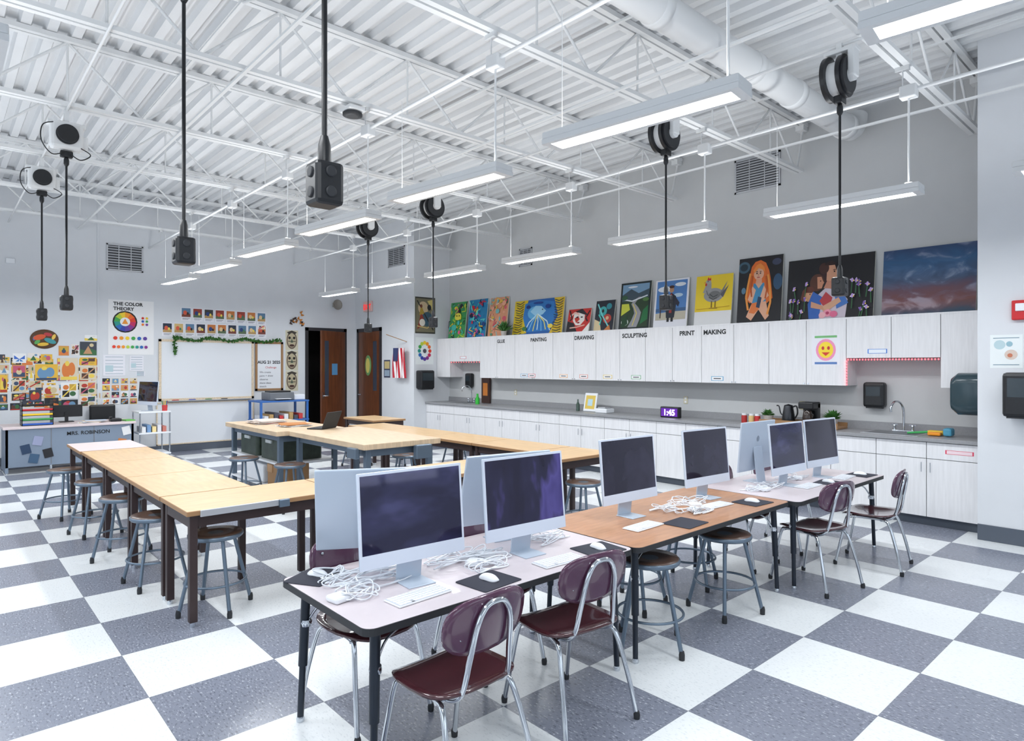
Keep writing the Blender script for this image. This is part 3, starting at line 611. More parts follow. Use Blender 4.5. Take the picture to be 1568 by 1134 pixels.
def ell(b,cy,cz,ry,rz,m,x,rot=0):
    pts=[]
    for i in range(18):
        t=2*math.pi*i/18;a,c=ry*math.cos(t),rz*math.sin(t);pts.append((XL+x,cy+a*math.cos(rot)-c*math.sin(rot),cz+a*math.sin(rot)+c*math.cos(rot)))
    b.add(pts,[tuple(range(18))],m)
for cy,cz,ry,rz,c,ro in ((1.35,2.14,.09,.045,(220,90,50),.3),(1.5,2.08,.09,.04,(70,150,160),-.4),(1.4,2.02,.08,.03,(230,190,70),.1),(1.47,2.19,.06,.03,(190,60,70),-.2),(1.32,2.06,.05,.03,(90,170,90),.8),(1.55,2.15,.05,.025,(240,200,90),1.2),(1.28,2.12,.04,.02,(60,120,180),1.4)): ell(b,cy,cz,ry,rz,pm(c),.024+.001*cy,ro)
b.done()
col=[(.82,1.69,.89,1.84,0),(.99,1.70,1.17,1.86,1),(1.19,1.73,1.35,1.87,0),(1.37,1.72,1.53,1.85,0),(1.62,1.83,1.77,2.0,0),(1.80,1.84,1.92,2.03,0),(1.93,1.84,2.18,2.08,0),(.82,1.52,.94,1.67,0),(.98,1.45,1.17,1.67,0),(1.29,1.40,1.61,1.68,2),(1.64,1.40,1.90,1.79,0),(1.93,1.66,2.18,1.80,0),(1.93,1.40,2.18,1.64,0),(.82,1.21,.92,1.50,0),(.98,1.21,1.17,1.42,0),(1.2,1.28,1.38,1.40,0),(1.40,1.14,1.63,1.32,0),(1.65,1.08,1.90,1.36,0),(1.92,1.14,2.18,1.37,0),(.82,1.03,.92,1.18,0),(.98,1.07,1.17,1.19,0),(1.21,1.04,1.38,1.24,0),(1.66,.90,1.90,1.06,0),(1.92,.92,2.18,1.12,0),(2.0,2.1,2.2,2.2,0),(1.42,.93,1.62,1.10,0),(1.20,1.42,1.28,1.66,0)]
for i in range(16): col.append((2.27+.145*(i%4),.95+.125*(i//4),2.385+.145*(i%4),1.05+.125*(i//4),0))
col+= [(2.28,1.47,2.63,1.85,3),(2.70,1.56,2.93,1.84,3),(2.80,1.46,2.95,1.55,3),(5.05,2.42,5.2,2.5,0)]
def pin(y0,z0,y1,z1,k,dep,nm='pinned_photo'):
    base=rr.choice([(236,232,226),(210,190,150),(60,66,80),(226,214,190),(40,44,52),(240,240,240),(220,150,90),(236,190,70)])
    sh=photo_shapes(rr)
    if k==3: base=(236,238,240);sh=[('l',[(.1,.1+.16*i),(.9,.1+.16*i)],.004,(150,170,180)) for i in range(6)]+[('r',.1,.2,.45,.5,(190,210,216))]
    if k==1: base=(240,240,240);sh=[('p',[(.5,.4),(.1,.8),(.1,.4)],(60,110,200)),('p',[(.5,.4),(.9,.8),(.9,.4)],(60,110,200)),('p',[(.5,.45),(.2,.15),(.45,.15)],(60,130,200)),('p',[(.5,.45),(.8,.15),(.55,.15)],(60,130,200))]
    art(nm,LW,y0,z0,y1,z1,base,sh,th=.001,depth0=dep).done()
for i in range(9):
    for j in range(7):
        if j==6 and i>5: continue
        y=.80+.16*i+rr.uniform(-.02,.02);z=.93+.15*j+rr.uniform(-.02,.02)
        if z>1.80 and y<1.6: continue
        pin(y,z,y+rr.uniform(.11,.15),z+rr.uniform(.09,.14),0,0)
for y0,z0,y1,z1,k in col: pin(y0,z0,y1,z1,k,.0045)
b=B('thermostat');b.box((XL,.9,3.36),(XL+.03,1.02,3.44),WHITE,bev=.006);b.done()
b=B('trim_1');b.box((XL,2.19,0),(XL+.012,2.215,ZC-.1),WALL);b.done()
# horn speaker
b=B('horn_speaker');BS=mat('beige_speaker',(150,146,138),.5);b.lathe([(.03,-.12),(.04,-.06),(.07,-.02),(.11,.0),(.115,.01),(.10,.0),(.03,-.06)],(XL+.14,6.78,3.03),BS,24,RY(90));b.box((XL,6.73,2.98),(XL+.06,6.83,3.08),BS);b.done()
# doors
b=B('door_1');GLS=mat('door_glass',(60,70,84),.1)
for a in ((6.08,0,6.15,2.5),(7.0,0,7.07,2.5),(6.08,2.43,7.07,2.5)): b.box((XL-.15,a[0],a[1]),(XL+.02,a[2],a[3]),DFRAME)
b.M=T(XL,7.0,0)@RZ(28)
b.box((.0,-.86,.01),(.045,-.0,2.42),DOORW,bev=.003);b.box((-.003,-.76,1.0),(.048,-.62,2.2),GLS)
b.tube([(.05,-.80,1.0),(.1,-.80,1.0),(.1,-.68,1.0)],.01,CHROME,8);b.box((.044,-.84,.94),(.052,-.76,1.08),CHROME)
b.box((.046,-.5,1.45),(.049,-.3,1.7),pm((90,150,200)));b.M=I4;b.done(False)
b=B('door_2')
for a in ((-13.45,0,-13.37,2.5),(-12.44,0,-12.36,2.5),(-13.45,2.42,-12.36,2.5)): b.box((a[0],YL-.02,a[1]),(a[2],YL-.001,a[3]),DFRAME)
b.box((-13.37,YL-.012,.01),(-12.44,YL-.002,2.42),DOORW);b.box((-12.72,YL-.015,1.1),(-12.56,YL-.012,2.2),GLS)
b.tube([(-13.3,YL-.01,1.0),(-13.3,YL-.06,1.0),(-13.18,YL-.06,1.0)],.01,CHROME,8)
b.done(False)
b=B('green_door_sign');b.lathe([(0,0),(.5,0),(.5,.01),(.48,.012),(0,.012)],(0,0,0),pm((110,160,100)),24)
b.v=[(-12.93+p[0]*.26,YL-.0125-p[2],1.66+p[1]*.46) for p in b.v]
b.add([(-12.93+.09*math.cos(t*.314),YL-.0255,1.66+.17*math.sin(t*.314)) for t in range(20)],[tuple(range(20))],pm((216,206,110)));b.done()
b=B('exit_sign');b.box((-13.1,YL-.05,2.87),(-12.74,YL-.001,3.1),mat('exit_body',(236,196,190),.4),bev=.01);b.text('EXIT',.16,(-12.92,YL-.051,2.92),(1,0,0),(0,0,1),mat('exit_red',(226,40,40),.4,emit=1),'CENTER',bold=.006);b.done()
art('framed_notice',DW,-12.26,1.4,-12.0,1.78,(60,70,90),[('r',.1,.5,.9,.92,(200,180,130)),('r',.1,.08,.9,.42,(150,170,190))],th=.01).done()
b=B('classroom_flag');b.tube([(-11.35,YL-.01,2.15),(-11.6,YL-.35,2.3)],.008,MAPLEX,8)
n=13
for i in range(n):
    c=pm((190,30,50)) if i%2==0 else pm((240,240,242))
    vs=[];
    for j in range(9):
        z=2.02-.62*j/8
        for q in (0,1): vs.append((-11.72+.035*(i+q),YL-.10-.03*math.sin((i+q)*1.1+j*.3),z))
    b.add(vs,[(2*j,2*j+2,2*j+3,2*j+1) for j in range(8)],c,True)
vs=[]
for i in range(7):
    for z in (2.025,1.75): vs.append((-11.72+.035*i,YL-.105-.03*math.sin(i*1.1),z))
b.add(vs,[(2*i,2*i+1,2*i+3,2*i+2) for i in range(6)],pm((40,50,100)));b.done()
# return wall
art('art_print_poster',RW,7.32,2.32,7.82,3.07,(60,60,56),[('r',.04,.04,.96,.96,(130,120,100)),('e',.4,.7,.25,.18,(210,190,150)),('e',.6,.4,.28,.2,(60,90,110)),('p',[(.1,.1),(.5,.3),(.3,.6)],(150,60,50)),('p',[(.6,.9),(.9,.6),(.9,.95)],(220,200,120)),('e',.35,.3,.14,.1,(230,224,210)),('l',[(.1,.9),(.5,.5),(.9,.1)],.012,(30,30,34)),('e',.7,.72,.1,.08,(40,40,44)),('p',[(.2,.5),(.45,.55),(.3,.8)],(180,150,60)),('e',.3,.75,.06,.05,(120,70,50)),('l',[(.1,.2),(.6,.15),(.9,.3)],.01,(220,190,120))],th=.01).done()
art('color_wheel_poster',RW,7.34,1.68,7.78,2.24,(238,240,240),[('e',.5+.3*math.cos(i*.5236),.5+.3*math.sin(i*.5236),.09,.07,c) for i,c in enumerate([(230,60,40),(240,110,40),(246,160,40),(250,210,50),(190,210,60),(70,170,80),(40,150,140),(40,110,190),(50,70,170),(90,60,160),(140,50,140),(200,40,100)])]+[('e',.5,.5,.1,.08,(80,80,90))],th=.002).done()
def dispenser(name,pl,u0,z0,u1,z1,dep):
    b=B(name);p=[pl.P(u0,z0,.001),pl.P(u1,z1,dep)]
    lo=[min(p[0][i],p[1][i]) for i in range(3)];hi=[max(p[0][i],p[1][i]) for i in range(3)]
    b.box(lo,hi,BLACK,bev=.03)
    q=[pl.P(u0+.04,z0+(z1-z0)*.45,dep-.002),pl.P(u1-.04,z1-.05,dep+.004)]
    b.box([min(q[0][i],q[1][i]) for i in range(3)],[max(q[0][i],q[1][i]) for i in range(3)],mat('smoke_plastic',(50,60,66),.15))
    q=[pl.P(u0+.03,z0-.012,.03),pl.P(u1-.03,z0+.01,dep-.02)]
    b.box([min(q[0][i],q[1][i]) for i in range(3)],[max(q[0][i],q[1][i]) for i in range(3)],DARK)
    b.done()
dispenser('paper_towel_dispenser',RW,7.34,1.18,7.68,1.56,.2)
dispenser('paper_towel_dispenser',PW,-1.36,1.19,-1.0,1.59,.22)
dispenser('soap_dispenser',BW,-2.85,1.17,-2.62,1.46,.12)
dispenser('soap_dispenser',BW,-10.45,1.22,-10.25,1.5,.1)
b=B('paper_towel_dispenser')
pts=rrect(7.56,1.16,7.86,1.58,.1,6)
o=[( -1.589,y,z) for y,z in pts];i2=[(-1.80,y,z) for y,z in pts];i3=[(-1.86,7.71+(y-7.71)*.7,1.37+(z-1.37)*.75) for y,z in pts]
n=len(pts);SM2=mat('smoke_plastic2',(44,64,72),.2)
b.add(o+i2+i3,[(k*n+i,k*n+(i+1)%n,(k+1)*n+(i+1)%n,(k+1)*n+i) for k in (0,1) for i in range(n)],SM2,True);b.add(i3,[tuple(range(n))],SM2);b.done()
b=B('fire_alarm_strobe');b.box((-1.32,YP-.05,2.07),(-1.19,YP-.001,2.25),RED,bev=.01);b.box((-1.29,YP-.065,2.15),(-1.22,YP-.05,2.22),WHITE,bev=.006);b.done()
art('watercolor_notice',PW,-1.49,1.63,-1.245,1.94,(238,242,244),[('e',.3,.7,.18,.14,(190,210,220)),('e',.65,.4,.2,.15,(220,200,190)),('l',[(.1,.9),(.9,.9)],.003,(110,140,160)),('e',.6,.72,.1,.08,(150,190,200)),('l',[(.1,.1),(.9,.1)],.003,(110,140,160)),('e',.62,.38,.08,.06,(200,120,90))],th=.001).done()
for x,z in ((-5.3,1.15),(-9.0,1.15),(-1.9,1.2),(-3.6,1.15)):
    b=B('outlet_plate');b.box((x-.035,YB-.008,z-.055),(x+.035,YB,z+.055),mat('outlet_brass',(206,200,176),.4),bev=.003)
    for dz in (-.025,.025): b.box((x-.015,YB-.01,z+dz-.014),(x+.015,YB-.007,z+dz+.014),WHITE)
    b.done()

# ---------------------------------------------------------------- counter items
ZK=.911
b=B('framed_tabletop_print');b.M=T(-6.9,7.9,ZK+.003)@RX(-12);b.box((-.13,-.01,0),(.13,.01,.30),WHITE,bev=.004);b.box((-.1,-.012,.04),(.1,-.009,.26),pm((226,196,90)));b.box((-.05,-.014,.09),(.05,-.011,.2),pm((190,220,230)));b.M=I4;b.done()
b=B('scale_appliance');b.box((-6.68,7.78,ZK),(-6.45,7.98,ZK+.07),WHITE,bev=.012);b.box((-6.64,7.8,ZK+.07),(-6.49,7.93,ZK+.09),ALU,bev=.004);b.done()
b=B('glass_bottle');b.lathe([(.03,0),(.032,.1),(.012,.15),(.012,.19)],(-7.15,7.9,ZK),mat('amber_glass',(70,90,80),.1),14);b.done()
b=B('digital_clock');b.box((-5.47,7.80,ZK),(-5.16,7.88,ZK+.155),BLACK,bev=.012);b.box((-5.45,7.797,ZK+.02),(-5.18,7.80,ZK+.135),mat('clock_face',(90,40,150),.2,emit=.6));b.text('1:45',.115,(-5.315,7.796,ZK+.037),(1,0,0),(0,0,1),mat('clock_digits',(235,225,255),.3,emit=2.5),'CENTER',bold=.004);b.done()
b=B('wooden_serving_tray');b.box((-3.95,7.75,ZK),(-3.0,8.05,ZK+.03),MAPLEX,bev=.006);b.box((-3.95,7.75,ZK+.03),(-3.0,7.77,ZK+.07),MAPLEX);b.box((-3.95,8.03,ZK+.03),(-3.0,8.05,ZK+.07),MAPLEX);b.done()
Z2=ZK+.031
b=B('electric_kettle');c=(-3.64,7.9,Z2);GM=mat('gunmetal',(60,62,66),.25,.7);b.lathe([(.075,0),(.08,.02),(.072,.1),(.055,.2),(.05,.22),(.0,.235)],c,GM,24)
b.tube(smooth_path([(-3.59,7.9,Z2+.2),(-3.54,7.9,Z2+.21),(-3.53,7.9,Z2+.12),(-3.57,7.9,Z2+.05)]),.010,BLACK,8);b.tube(smooth_path([(-3.7,7.9,Z2+.08),(-3.74,7.9,Z2+.12),(-3.76,7.9,Z2+.2),(-3.79,7.9,Z2+.21)]),.008,GM,8);b.done()
b=B('coffee_maker');b.box((-3.48,7.82,Z2),(-3.3,8.02,Z2+.03),BLACK,bev=.008);b.box((-3.48,7.94,Z2),(-3.3,8.02,Z2+.26),BLACK,bev=.01);b.box((-3.48,7.80,Z2+.19),(-3.3,8.02,Z2+.27),BLACK,bev=.012);b.lathe([(.055,0),(.062,.05),(.05,.12),(.04,.14)],(-3.39,7.87,Z2+.03),mat('carafe_glass',(60,50,46),.05),18);b.tube(smooth_path([(-3.34,7.84,Z2+.14),(-3.30,7.82,Z2+.12),(-3.33,7.84,Z2+.06)]),.006,BLACK,6);b.done()
def plant(x,y,z,h=.14,nm='potted_plant'):
    b=B(nm);b.lathe([(.045,0),(.06,.08),(.063,.085),(.05,.08),(0,.075)],(x,y,z),pm((200,196,188)),16)
    for i in range(70):
        a=rr.uniform(0,6.28);e=rr.uniform(.3,1.4);d=Vector((math.cos(a)*math.cos(e),math.sin(a)*math.cos(e),math.sin(e)))*rr.uniform(.6,1)*h
        o=Vector((x,y,z+.08));p=d.cross(Vector((0,0,1))).normalized()*.016
        b.add([o,o+d*.6+p,o+d+Vector((0,0,-.02)),o+d*.6-p],[(0,1,2,3)],GREEN)
    b.done()
plant(-3.88,7.86,Z2,h=.12);plant(-3.10,7.86,Z2,h=.16);plant(-9.07,7.96,2.217,h=.26)
for i,x in enumerate((-4.2,-4.1,-4.02)):
    b=B('condiment_jar');b.lathe([(.035,0),(.036,.09),(.03,.1)],(x,7.85,ZK),pm([(170,40,40),(210,180,120),(190,40,40)][i]),14);b.lathe([(.031,0),(.031,.025)],(x,7.85,ZK+.1),WHITE,14);b.done()
b=B('green_soap_bottle');b.lathe([(.04,0),(.042,.1),(.02,.15),(.02,.2)],(-9.72,7.85,ZK),pm((50,190,60)),14);b.done()
b=B('sponge_and_brush_set');b.box((-2.12,7.82,.917),(-2.0,7.9,.95),pm((240,150,40)),bev=.01);b.box((-2.15,7.92,.917),(-2.0,8.0,.96),pm((240,200,60)),bev=.012);b.tube([(-2.3,7.8,.93),(-2.12,7.84,.95)],.012,pm((60,170,90)),8);b.box((-1.98,7.82,.917),(-1.9,7.95,1.0),pm((80,160,190)),bev=.02);b.done()
b=B('dark_poster_card');b.box((-9.95,8.14,ZK+.005),(-9.7,8.17,ZK+.5),pm((60,40,34)));b.box((-9.9,8.136,ZK+.15),(-9.76,8.14,ZK+.4),pm((200,120,50)));b.done()

# ---------------------------------------------------------------- tables
def comp_table(x0,y0,x1,y1,z,top):
    b=B('computer_table');b.prism(rrect(x0,y0,x1,y1,.05,5),z-.03,z-.001,DARK)
    b.prism(rrect(x0+.004,y0+.004,x1-.004,y1-.004,.047,5),z-.002,z,top)
    i=.09
    for xa in (x0+i,x1-i): b.box((xa-.012,y0+i,z-.065),(xa+.012,y1-i,z-.03),NAVY)
    for ya in (y0+i,y1-i): b.box((x0+i,ya-.012,z-.065),(x1-i,ya+.012,z-.03),NAVY)
    for xa,sx in ((x0+i,-1),(x1-i,1)):
        for ya,sy in ((y0+i,-1),(y1-i,1)):
            b.cyl((xa,ya,z-.03),(xa+sx*.012,ya+sy*.012,.26),.021,NAVY,14);b.cyl((xa+sx*.012,ya+sy*.012,.28),(xa+sx*.02,ya+sy*.02,.02),.015,NAVY,12)
            b.lathe([(.018,0),(.02,.012),(.012,.03)],(xa+sx*.02,ya+sy*.02,0),CHROME,12)
            b.tube(smooth_path([(xa,ya,z-.2),(xa-sx*.03,ya-sy*.07,z-.11),(xa-sx*.05,ya-sy*.2,z-.065)]),.006,CHROME,6)
            b.lathe([(.024,-.015),(.026,0),(.024,.015)],(xa+sx*.001,ya,z-.2),CHROME,12)
    b.done()
ZTB=.66
comp_table(-2.95,1.2,-2.145,2.83,ZTB,LAM);comp_table(-2.95,2.835,-2.13,4.66,ZTB,OAK);comp_table(-2.92,4.665,-2.07,6.42,ZTB,LAM)
def art_table_mesh(L,W,top):
    b=B('art_table');z=.74
    b.box((-L/2+.003,-W/2,z-.032),(L/2-.003,W/2,z-.001),MAPLEX,bev=.004);b.box((-L/2+.006,-W/2+.004,z-.004),(L/2-.006,W/2-.004,z),top,bev=.002)
    i=.04
    b.box((-L/2+i,-W/2+i,z-.11),(L/2-i,-W/2+i+.02,z-.03),BROWN);b.box((-L/2+i,W/2-i-.02,z-.11),(L/2-i,W/2-i,z-.03),BROWN)
    for s in (-1,1):
        b.box((s*(L/2-i)-.01,-W/2+i,z-.11),(s*(L/2-i)+.01,W/2-i,z-.03),BROWN)
        for t in (-1,1):
            cx,cy=s*(L/2-i-.012),t*(W/2-i-.012);b.box((cx-.024,cy-.024,.03),(cx+.024,cy+.024,z-.03),BROWN,bev=.004)
            b.cyl((cx,cy,.0),(cx,cy,.04),.018,CHROME,12)
    return b.mesh()
am=art_table_mesh(1.05,.63,MAPLE);am2=art_table_mesh(.9,.65,PINK);am3=art_table_mesh(1.01,.63,MAPLE)
for i in range(4): put('art_table',am,-4.64,1.17+.525+1.052*i,0,90)
for i in range(3): put('art_table',am,-4.965-.525-1.052*i,1.485)
put('art_table',am2,-8.60,1.485)
for i in range(4): put('art_table',am3,-4.965-.505-1.015*i,5.05)
put('art_table',am,-10.0,5.75,0,0)
b=B('table_edge_clamp')
b.box((-4.322,1.25,.70),(-4.310,1.75,.742),ALU,bev=.003);b.box((-4.322,1.75,.69),(-4.295,1.82,.74),GREYMET,bev=.003);b.done()
def bench(x0,y0,x1,y1,shelf):
    b=B('workbench');z=.85;b.box((x0,y0,z-.06),(x1,y1,z),BUTCH,bev=.006)
    for xa in (x0+.1,x1-.1):
        for ya in (y0+.09,y1-.09):
            b.box((xa-.03,ya-.03,0),(xa+.03,ya+.03,z-.06),GREYMET,bev=.004);b.box((xa-.05,ya-.05,0),(xa+.05,ya+.05,.01),GREYMET)
        b.box((xa-.02,y0+.09,z-.14),(xa+.02,y1-.09,z-.06),GREYMET)
    b.box((x0+.1,y0+.08,z-.13),(x1-.1,y0+.1,z-.06),GREYMET);b.box((x0+.1,y1-.1,z-.13),(x1-.1,y1-.08,z-.06),GREYMET)
    if shelf:
        for zz in (.1,.42): b.box((x0+.08,y0+.06,zz),(x1-.08,y1-.06,zz+.025),WHITE)
    else: b.box((x1-.3,y0-.04,z-.16),(x1-.12,y0+.02,z-.05),GREYMET,bev=.01);b.box((x1-.02,y1-.35,z-.2),(x1+.05,y1-.15,z-.05),GREYMET,bev=.01)
    b.done()
bench(-7.7,3.25,-5.85,4.2,False);bench(-9.55,3.1,-7.72,4.0,True)
DG=mat('dark_green_bag',(52,64,54),.4,var=.3,scale=12);RIM=mat('tote_rim',(190,196,196),.3)
for xa in (-8.55,-9.3):
    b=B('storage_tote');b.prism(rrect(xa,3.22,xa+.62,3.8,.05,4),.446,.74,DG);b.prism(rrect(xa-.015,3.205,xa+.635,3.815,.06,4),.715,.745,RIM)
    b.box((xa+.22,3.20,.66),(xa+.4,3.23,.70),RIM);b.done()
b=B('cardboard_box');b.box((-8.25,3.2,.127),(-7.9,3.6,.40),CARD,bev=.004);b.box((-8.24,3.19,.30),(-8.08,3.2,.40),pm((200,160,116)));b.done()
b=B('white_storage_bin');b.box((-9.2,3.2,.127),(-8.4,3.7,.36),WHITE,bev=.02);b.done()
b=B('paper_stack')
for i in range(12): b.box((-9.2+rr.uniform(-.05,.05),3.3+rr.uniform(-.05,.05),.851+.004*i),(-8.75,3.65,.854+.004*i),pm(rr.choice([(236,236,236),(220,200,190),(240,240,244),(200,80,80)])),rot=RZ(rr.uniform(-15,15)))
b.done()
b=B('paper_stack')
for i in range(8): b.box((-8.5+rr.uniform(-.05,.05),3.4,.851+.004*i),(-8.15,3.75,.854+.004*i),pm(rr.choice([(236,236,236),(230,226,220),(190,120,60)])),rot=RZ(rr.uniform(-25,25)))
b.done()
b=B('laptop');b.M=T(-7.75,3.7,.852)@RZ(-150)
b.box((-.11,-.16,0),(.11,.16,.014),DARK,bev=.004);b.box((-.09,-.14,.014),(.02,.14,.016),BLACK)
b.M=b.M@T(-.11,0,.012)@RY(-22);b.box((-.006,-.16,0),(.004,.16,.22),DARK,bev=.003);b.box((.004,-.15,.012),(.006,.15,.21),SCR2);b.M=I4;b.done()

# ---------------------------------------------------------------- stools
b=B('lab_stool');h=.52
b.lathe([(0,h-.03),(.165,h-.03),(.175,h-.02),(.175,h-.003),(.168,h)],(0,0,0),GREYMET,32);b.lathe([(.168,h-.001),(.165,h+.006),(.10,h+.002),(0,h-.002)],(0,0,0),SEATW,32)
for k in range(4):
    a=math.radians(45+90*k);c,s_=math.cos(a),math.sin(a)
    b.tube([(.12*c,.12*s_,h-.03),(.235*c,.235*s_,.03)],.0125,GREYMET,10);b.lathe([(.016,0),(.017,.03),(.013,.05)],(.238*c,.238*s_,0),DARK,10)
rg=.12+(.235-.12)*((h-.03-.2)/(h-.06))
b.tube([(rg*math.cos(t*math.pi/16),rg*math.sin(t*math.pi/16),.2) for t in range(32)],.008,GREYMET,8,closed=True)
sm=b.mesh()
for i,(x,y) in enumerate([(-8.5,1.08),(-7.45,1.19),(-6.4,1.22),(-5.45,1.26),(-4.6,1.43),(-8.1,2.85),(-7.2,3.05),(-7.0,4.48),(-7.45,5.6),(-6.5,5.62),(-4.2,4.72),(-9.6,5.2),(-2.28,3.15),(-2.27,3.98),(-2.75,3.6),(-2.75,4.3),(-5.5,5.5),(-8.9,5.6)]):
    put('lab_stool',sm,x,y,0,R.uniform(0,90))

# ---------------------------------------------------------------- chairs
b=B('school_chair')
def fs(x,y): return .012*(x*x+y*y)-(.03*((-x-.55)/.45)**2 if x<-.55 else 0)+(.015*((x-.5)/.5)**2 if x>.5 else 0)
b.shell(.205,.215,fs,.012,MAROON,p=3.4,W=T(0,0,.435))
b.shell(.115,.205,lambda x,y:.035*y*y+.006*x*x,.012,MAROONB,p=2.7,W=T(.215,0,.695)@RY(-80))
for s in (-1,1):
    b.tube(smooth_path([(-.23,s*.20,.02),(-.19,s*.185,.22),(-.155,s*.17,.385),(-.12,s*.16,.41),(0,s*.155,.413),(.10,s*.16,.41),(.155,s*.175,.38),(.21,s*.20,.2),(.25,s*.215,.02)]),.0115,CHROME,10)
    b.lathe([(.014,0),(.016,.02),(.0125,.035)],(-.232,s*.20,0),DARK,10);b.lathe([(.014,0),(.016,.02),(.0125,.035)],(.252,s*.216,0),DARK,10)
up=[(-.12,-.12,.412),(.05,-.12,.405),(.14,-.12,.415),(.19,-.115,.46),(.215,-.10,.58),(.237,-.085,.70),(.245,-.05,.765),(.247,0,.78)]
b.tube(smooth_path(up+[(x,-y,z) for x,y,z in up[::-1][1:]]),.0115,CHROME,10)
b.tube([(-.12,-.17,.405),(-.12,.17,.405)],.008,CHROME,8);b.tube([(.1,-.17,.405),(.1,.17,.405)],.008,CHROME,8)
for s in (-1,1):
    for z in (.66,.73): b.lathe([(0,.0),(.009,.001),(.007,.006),(0,.007)],(.205,s*.13,z),CHROME,10,RY(-90))
chm=b.mesh()
for x,y,r in ((-2.06,1.54,3),(-2.12,2.26,-6),(-2.10,4.98,-12),(-1.98,5.82,8),(-2.77,1.56,183),(-2.77,2.33,176),(-2.74,5.05,180),(-2.72,5.8,184)):
    put('school_chair',chm,x,y,0,r)

# ---------------------------------------------------------------- computers
def imac_mesh(scr,tilt=-5):
    b=B('desktop_computer');W=.547;H=.42
    b.box((-.075,-.07,0),(.065,.07,.006),SILV,bev=.003)
    vs=[];tx=-.036 if tilt>-9 else -.06
    for (x,z) in ((-.07,.004),(-.062,.004),(tx+.008,.30),(tx,.30)): vs+=[(x,-.065,z),(x,.065,z)]
    b.add(vs,[(0,1,3,2),(2,3,5,4),(4,5,7,6),(6,7,1,0),(0,2,4,6),(1,7,5,3)],SILV)
    b.M=T(0,0,.1)@RY(tilt)
    b.box((-.014,-W/2,0),(0,W/2,H),SILV,bev=.006)
    b.box((-.002,-W/2+.001,.001),(.0015,W/2-.001,.062),CHIN,bev=.001)
    b.box((-.002,-W/2+.001,.062),(.0005,W/2-.001,H-.001),CHIN,bev=.0005)
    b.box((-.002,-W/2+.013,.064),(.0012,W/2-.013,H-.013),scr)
    pts=[(-.0145,.022*math.cos(t*.314),.27+.026*math.sin(t*.314)) for t in range(20)]
    b.add(pts,[tuple(range(20))[::-1]],mat('back_emblem',(150,160,172),.2,.7))
    b.lathe([(.012,0),(.012,.01)],(-.0145,.0,.13),WHITE,12,RY(-90))
    b.M=I4;return b.mesh()
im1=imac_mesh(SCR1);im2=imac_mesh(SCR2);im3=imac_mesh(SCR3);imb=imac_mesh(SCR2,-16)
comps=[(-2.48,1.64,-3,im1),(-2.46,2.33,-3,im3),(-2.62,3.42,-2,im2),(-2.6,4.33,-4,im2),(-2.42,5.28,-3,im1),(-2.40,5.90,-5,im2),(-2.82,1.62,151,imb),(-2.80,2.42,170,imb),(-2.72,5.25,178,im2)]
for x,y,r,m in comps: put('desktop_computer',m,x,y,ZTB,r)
b=B('keyboard');b.box((-.058,-.14,0),(.058,.14,.007),WHITE,bev=.003)
for i in range(5):
    for j in range(14):
        if i==4 and 3<j<9: continue
        x=-.045+.0215*i;y=-.13+.0186*j;b.box((x-.0085,y,.007),(x+.0085,y+.0165,.010),KEYS)
b.box((.0325,-.0725,.007),(.0495,.037,.010),KEYS)
b.box((-.054,-.136,.0068),(.054,.136,.0074),pm((196,202,210)))
kb=b.mesh()
b=B('computer_mouse');b.shell(.055,.03,lambda x,y:.026*(1-(x*x+y*y)**1.5*.75),.006,WHITE,p=2.3);mo=b.mesh()
b=B('mouse_pad');b.prism(rrect(-.1,-.12,.1,.12,.01,3),0,.003,PAD);pd=b.mesh()
for x,y,r in ((-2.32,1.55,4),(-2.26,2.36,-3),(-2.40,3.25,2),(-2.3,5.35,0),(-2.27,6.0,3),(-2.42,4.12,-4)): put('keyboard',kb,x,y,ZTB+.001,r)
for x,y,r in ((-2.27,1.90,5),(-2.27,2.67,-6),(-2.28,3.52,3),(-2.30,4.42,-4),(-2.25,5.64,4),(-2.22,6.26,-3),(-2.86,1.34,30)):
    put('mouse_pad',pd,x,y,ZTB+.001,r);
    if y not in (3.52,): put('computer_mouse',mo,x-.01,y+.01,ZTB+.0045,r+R.uniform(-15,15))
def cable(cx,cy,a,c,seed,nl=3):
    q=random.Random(seed);b=B('power_cable');ph=[q.uniform(0,6.28) for _ in range(5)];pts=[]
    w1,w2=q.choice([2,3]),q.choice([3,4,5])
    for i in range(110):
        t=i/110*6.28
        pts.append((cx+a*math.cos(w1*t+ph[0])*(.7+.3*math.cos(t+ph[2])),cy+c*math.sin(w2*t+ph[1])*(.7+.3*math.sin(2*t+ph[3])),ZTB+.0055+.03*max(0,math.sin(4*t+ph[4]))+.006*abs(math.sin(w1*t))))
    b.tube(pts,.0033,CABLE,6,closed=False);b.done()
sd=0
for (cx,cy,a,c) in ((-2.62,1.50,.10,.22),(-2.63,1.95,.12,.16),(-2.76,1.40,.10,.1),(-2.56,2.1,.1,.14),(-2.6,2.6,.1,.14),(-2.42,2.02,.06,.12),(-2.55,3.75,.12,.16),(-2.6,4.05,.1,.16),(-2.5,4.85,.08,.1),(-2.5,5.1,.1,.12),(-2.55,5.6,.1,.15),(-2.38,3.85,.05,.12),(-2.5,1.36,.08,.1)):
    for k in range(2): sd+=1;cable(cx,cy,a,c,sd)
for x,y,r in ((-2.5,1.27,10),(-2.5,2.0,30),(-2.55,2.12,-20),(-2.42,3.85,15),(-2.5,3.98,60),(-2.45,4.9,0),(-2.5,5.6,20)):
    b=B('power_adapter');b.box((x-.04,y-.04,ZTB+.001),(x+.04,y+.04,ZTB+.03),WHITE,bev=.01,rot=RZ(r));b.done()

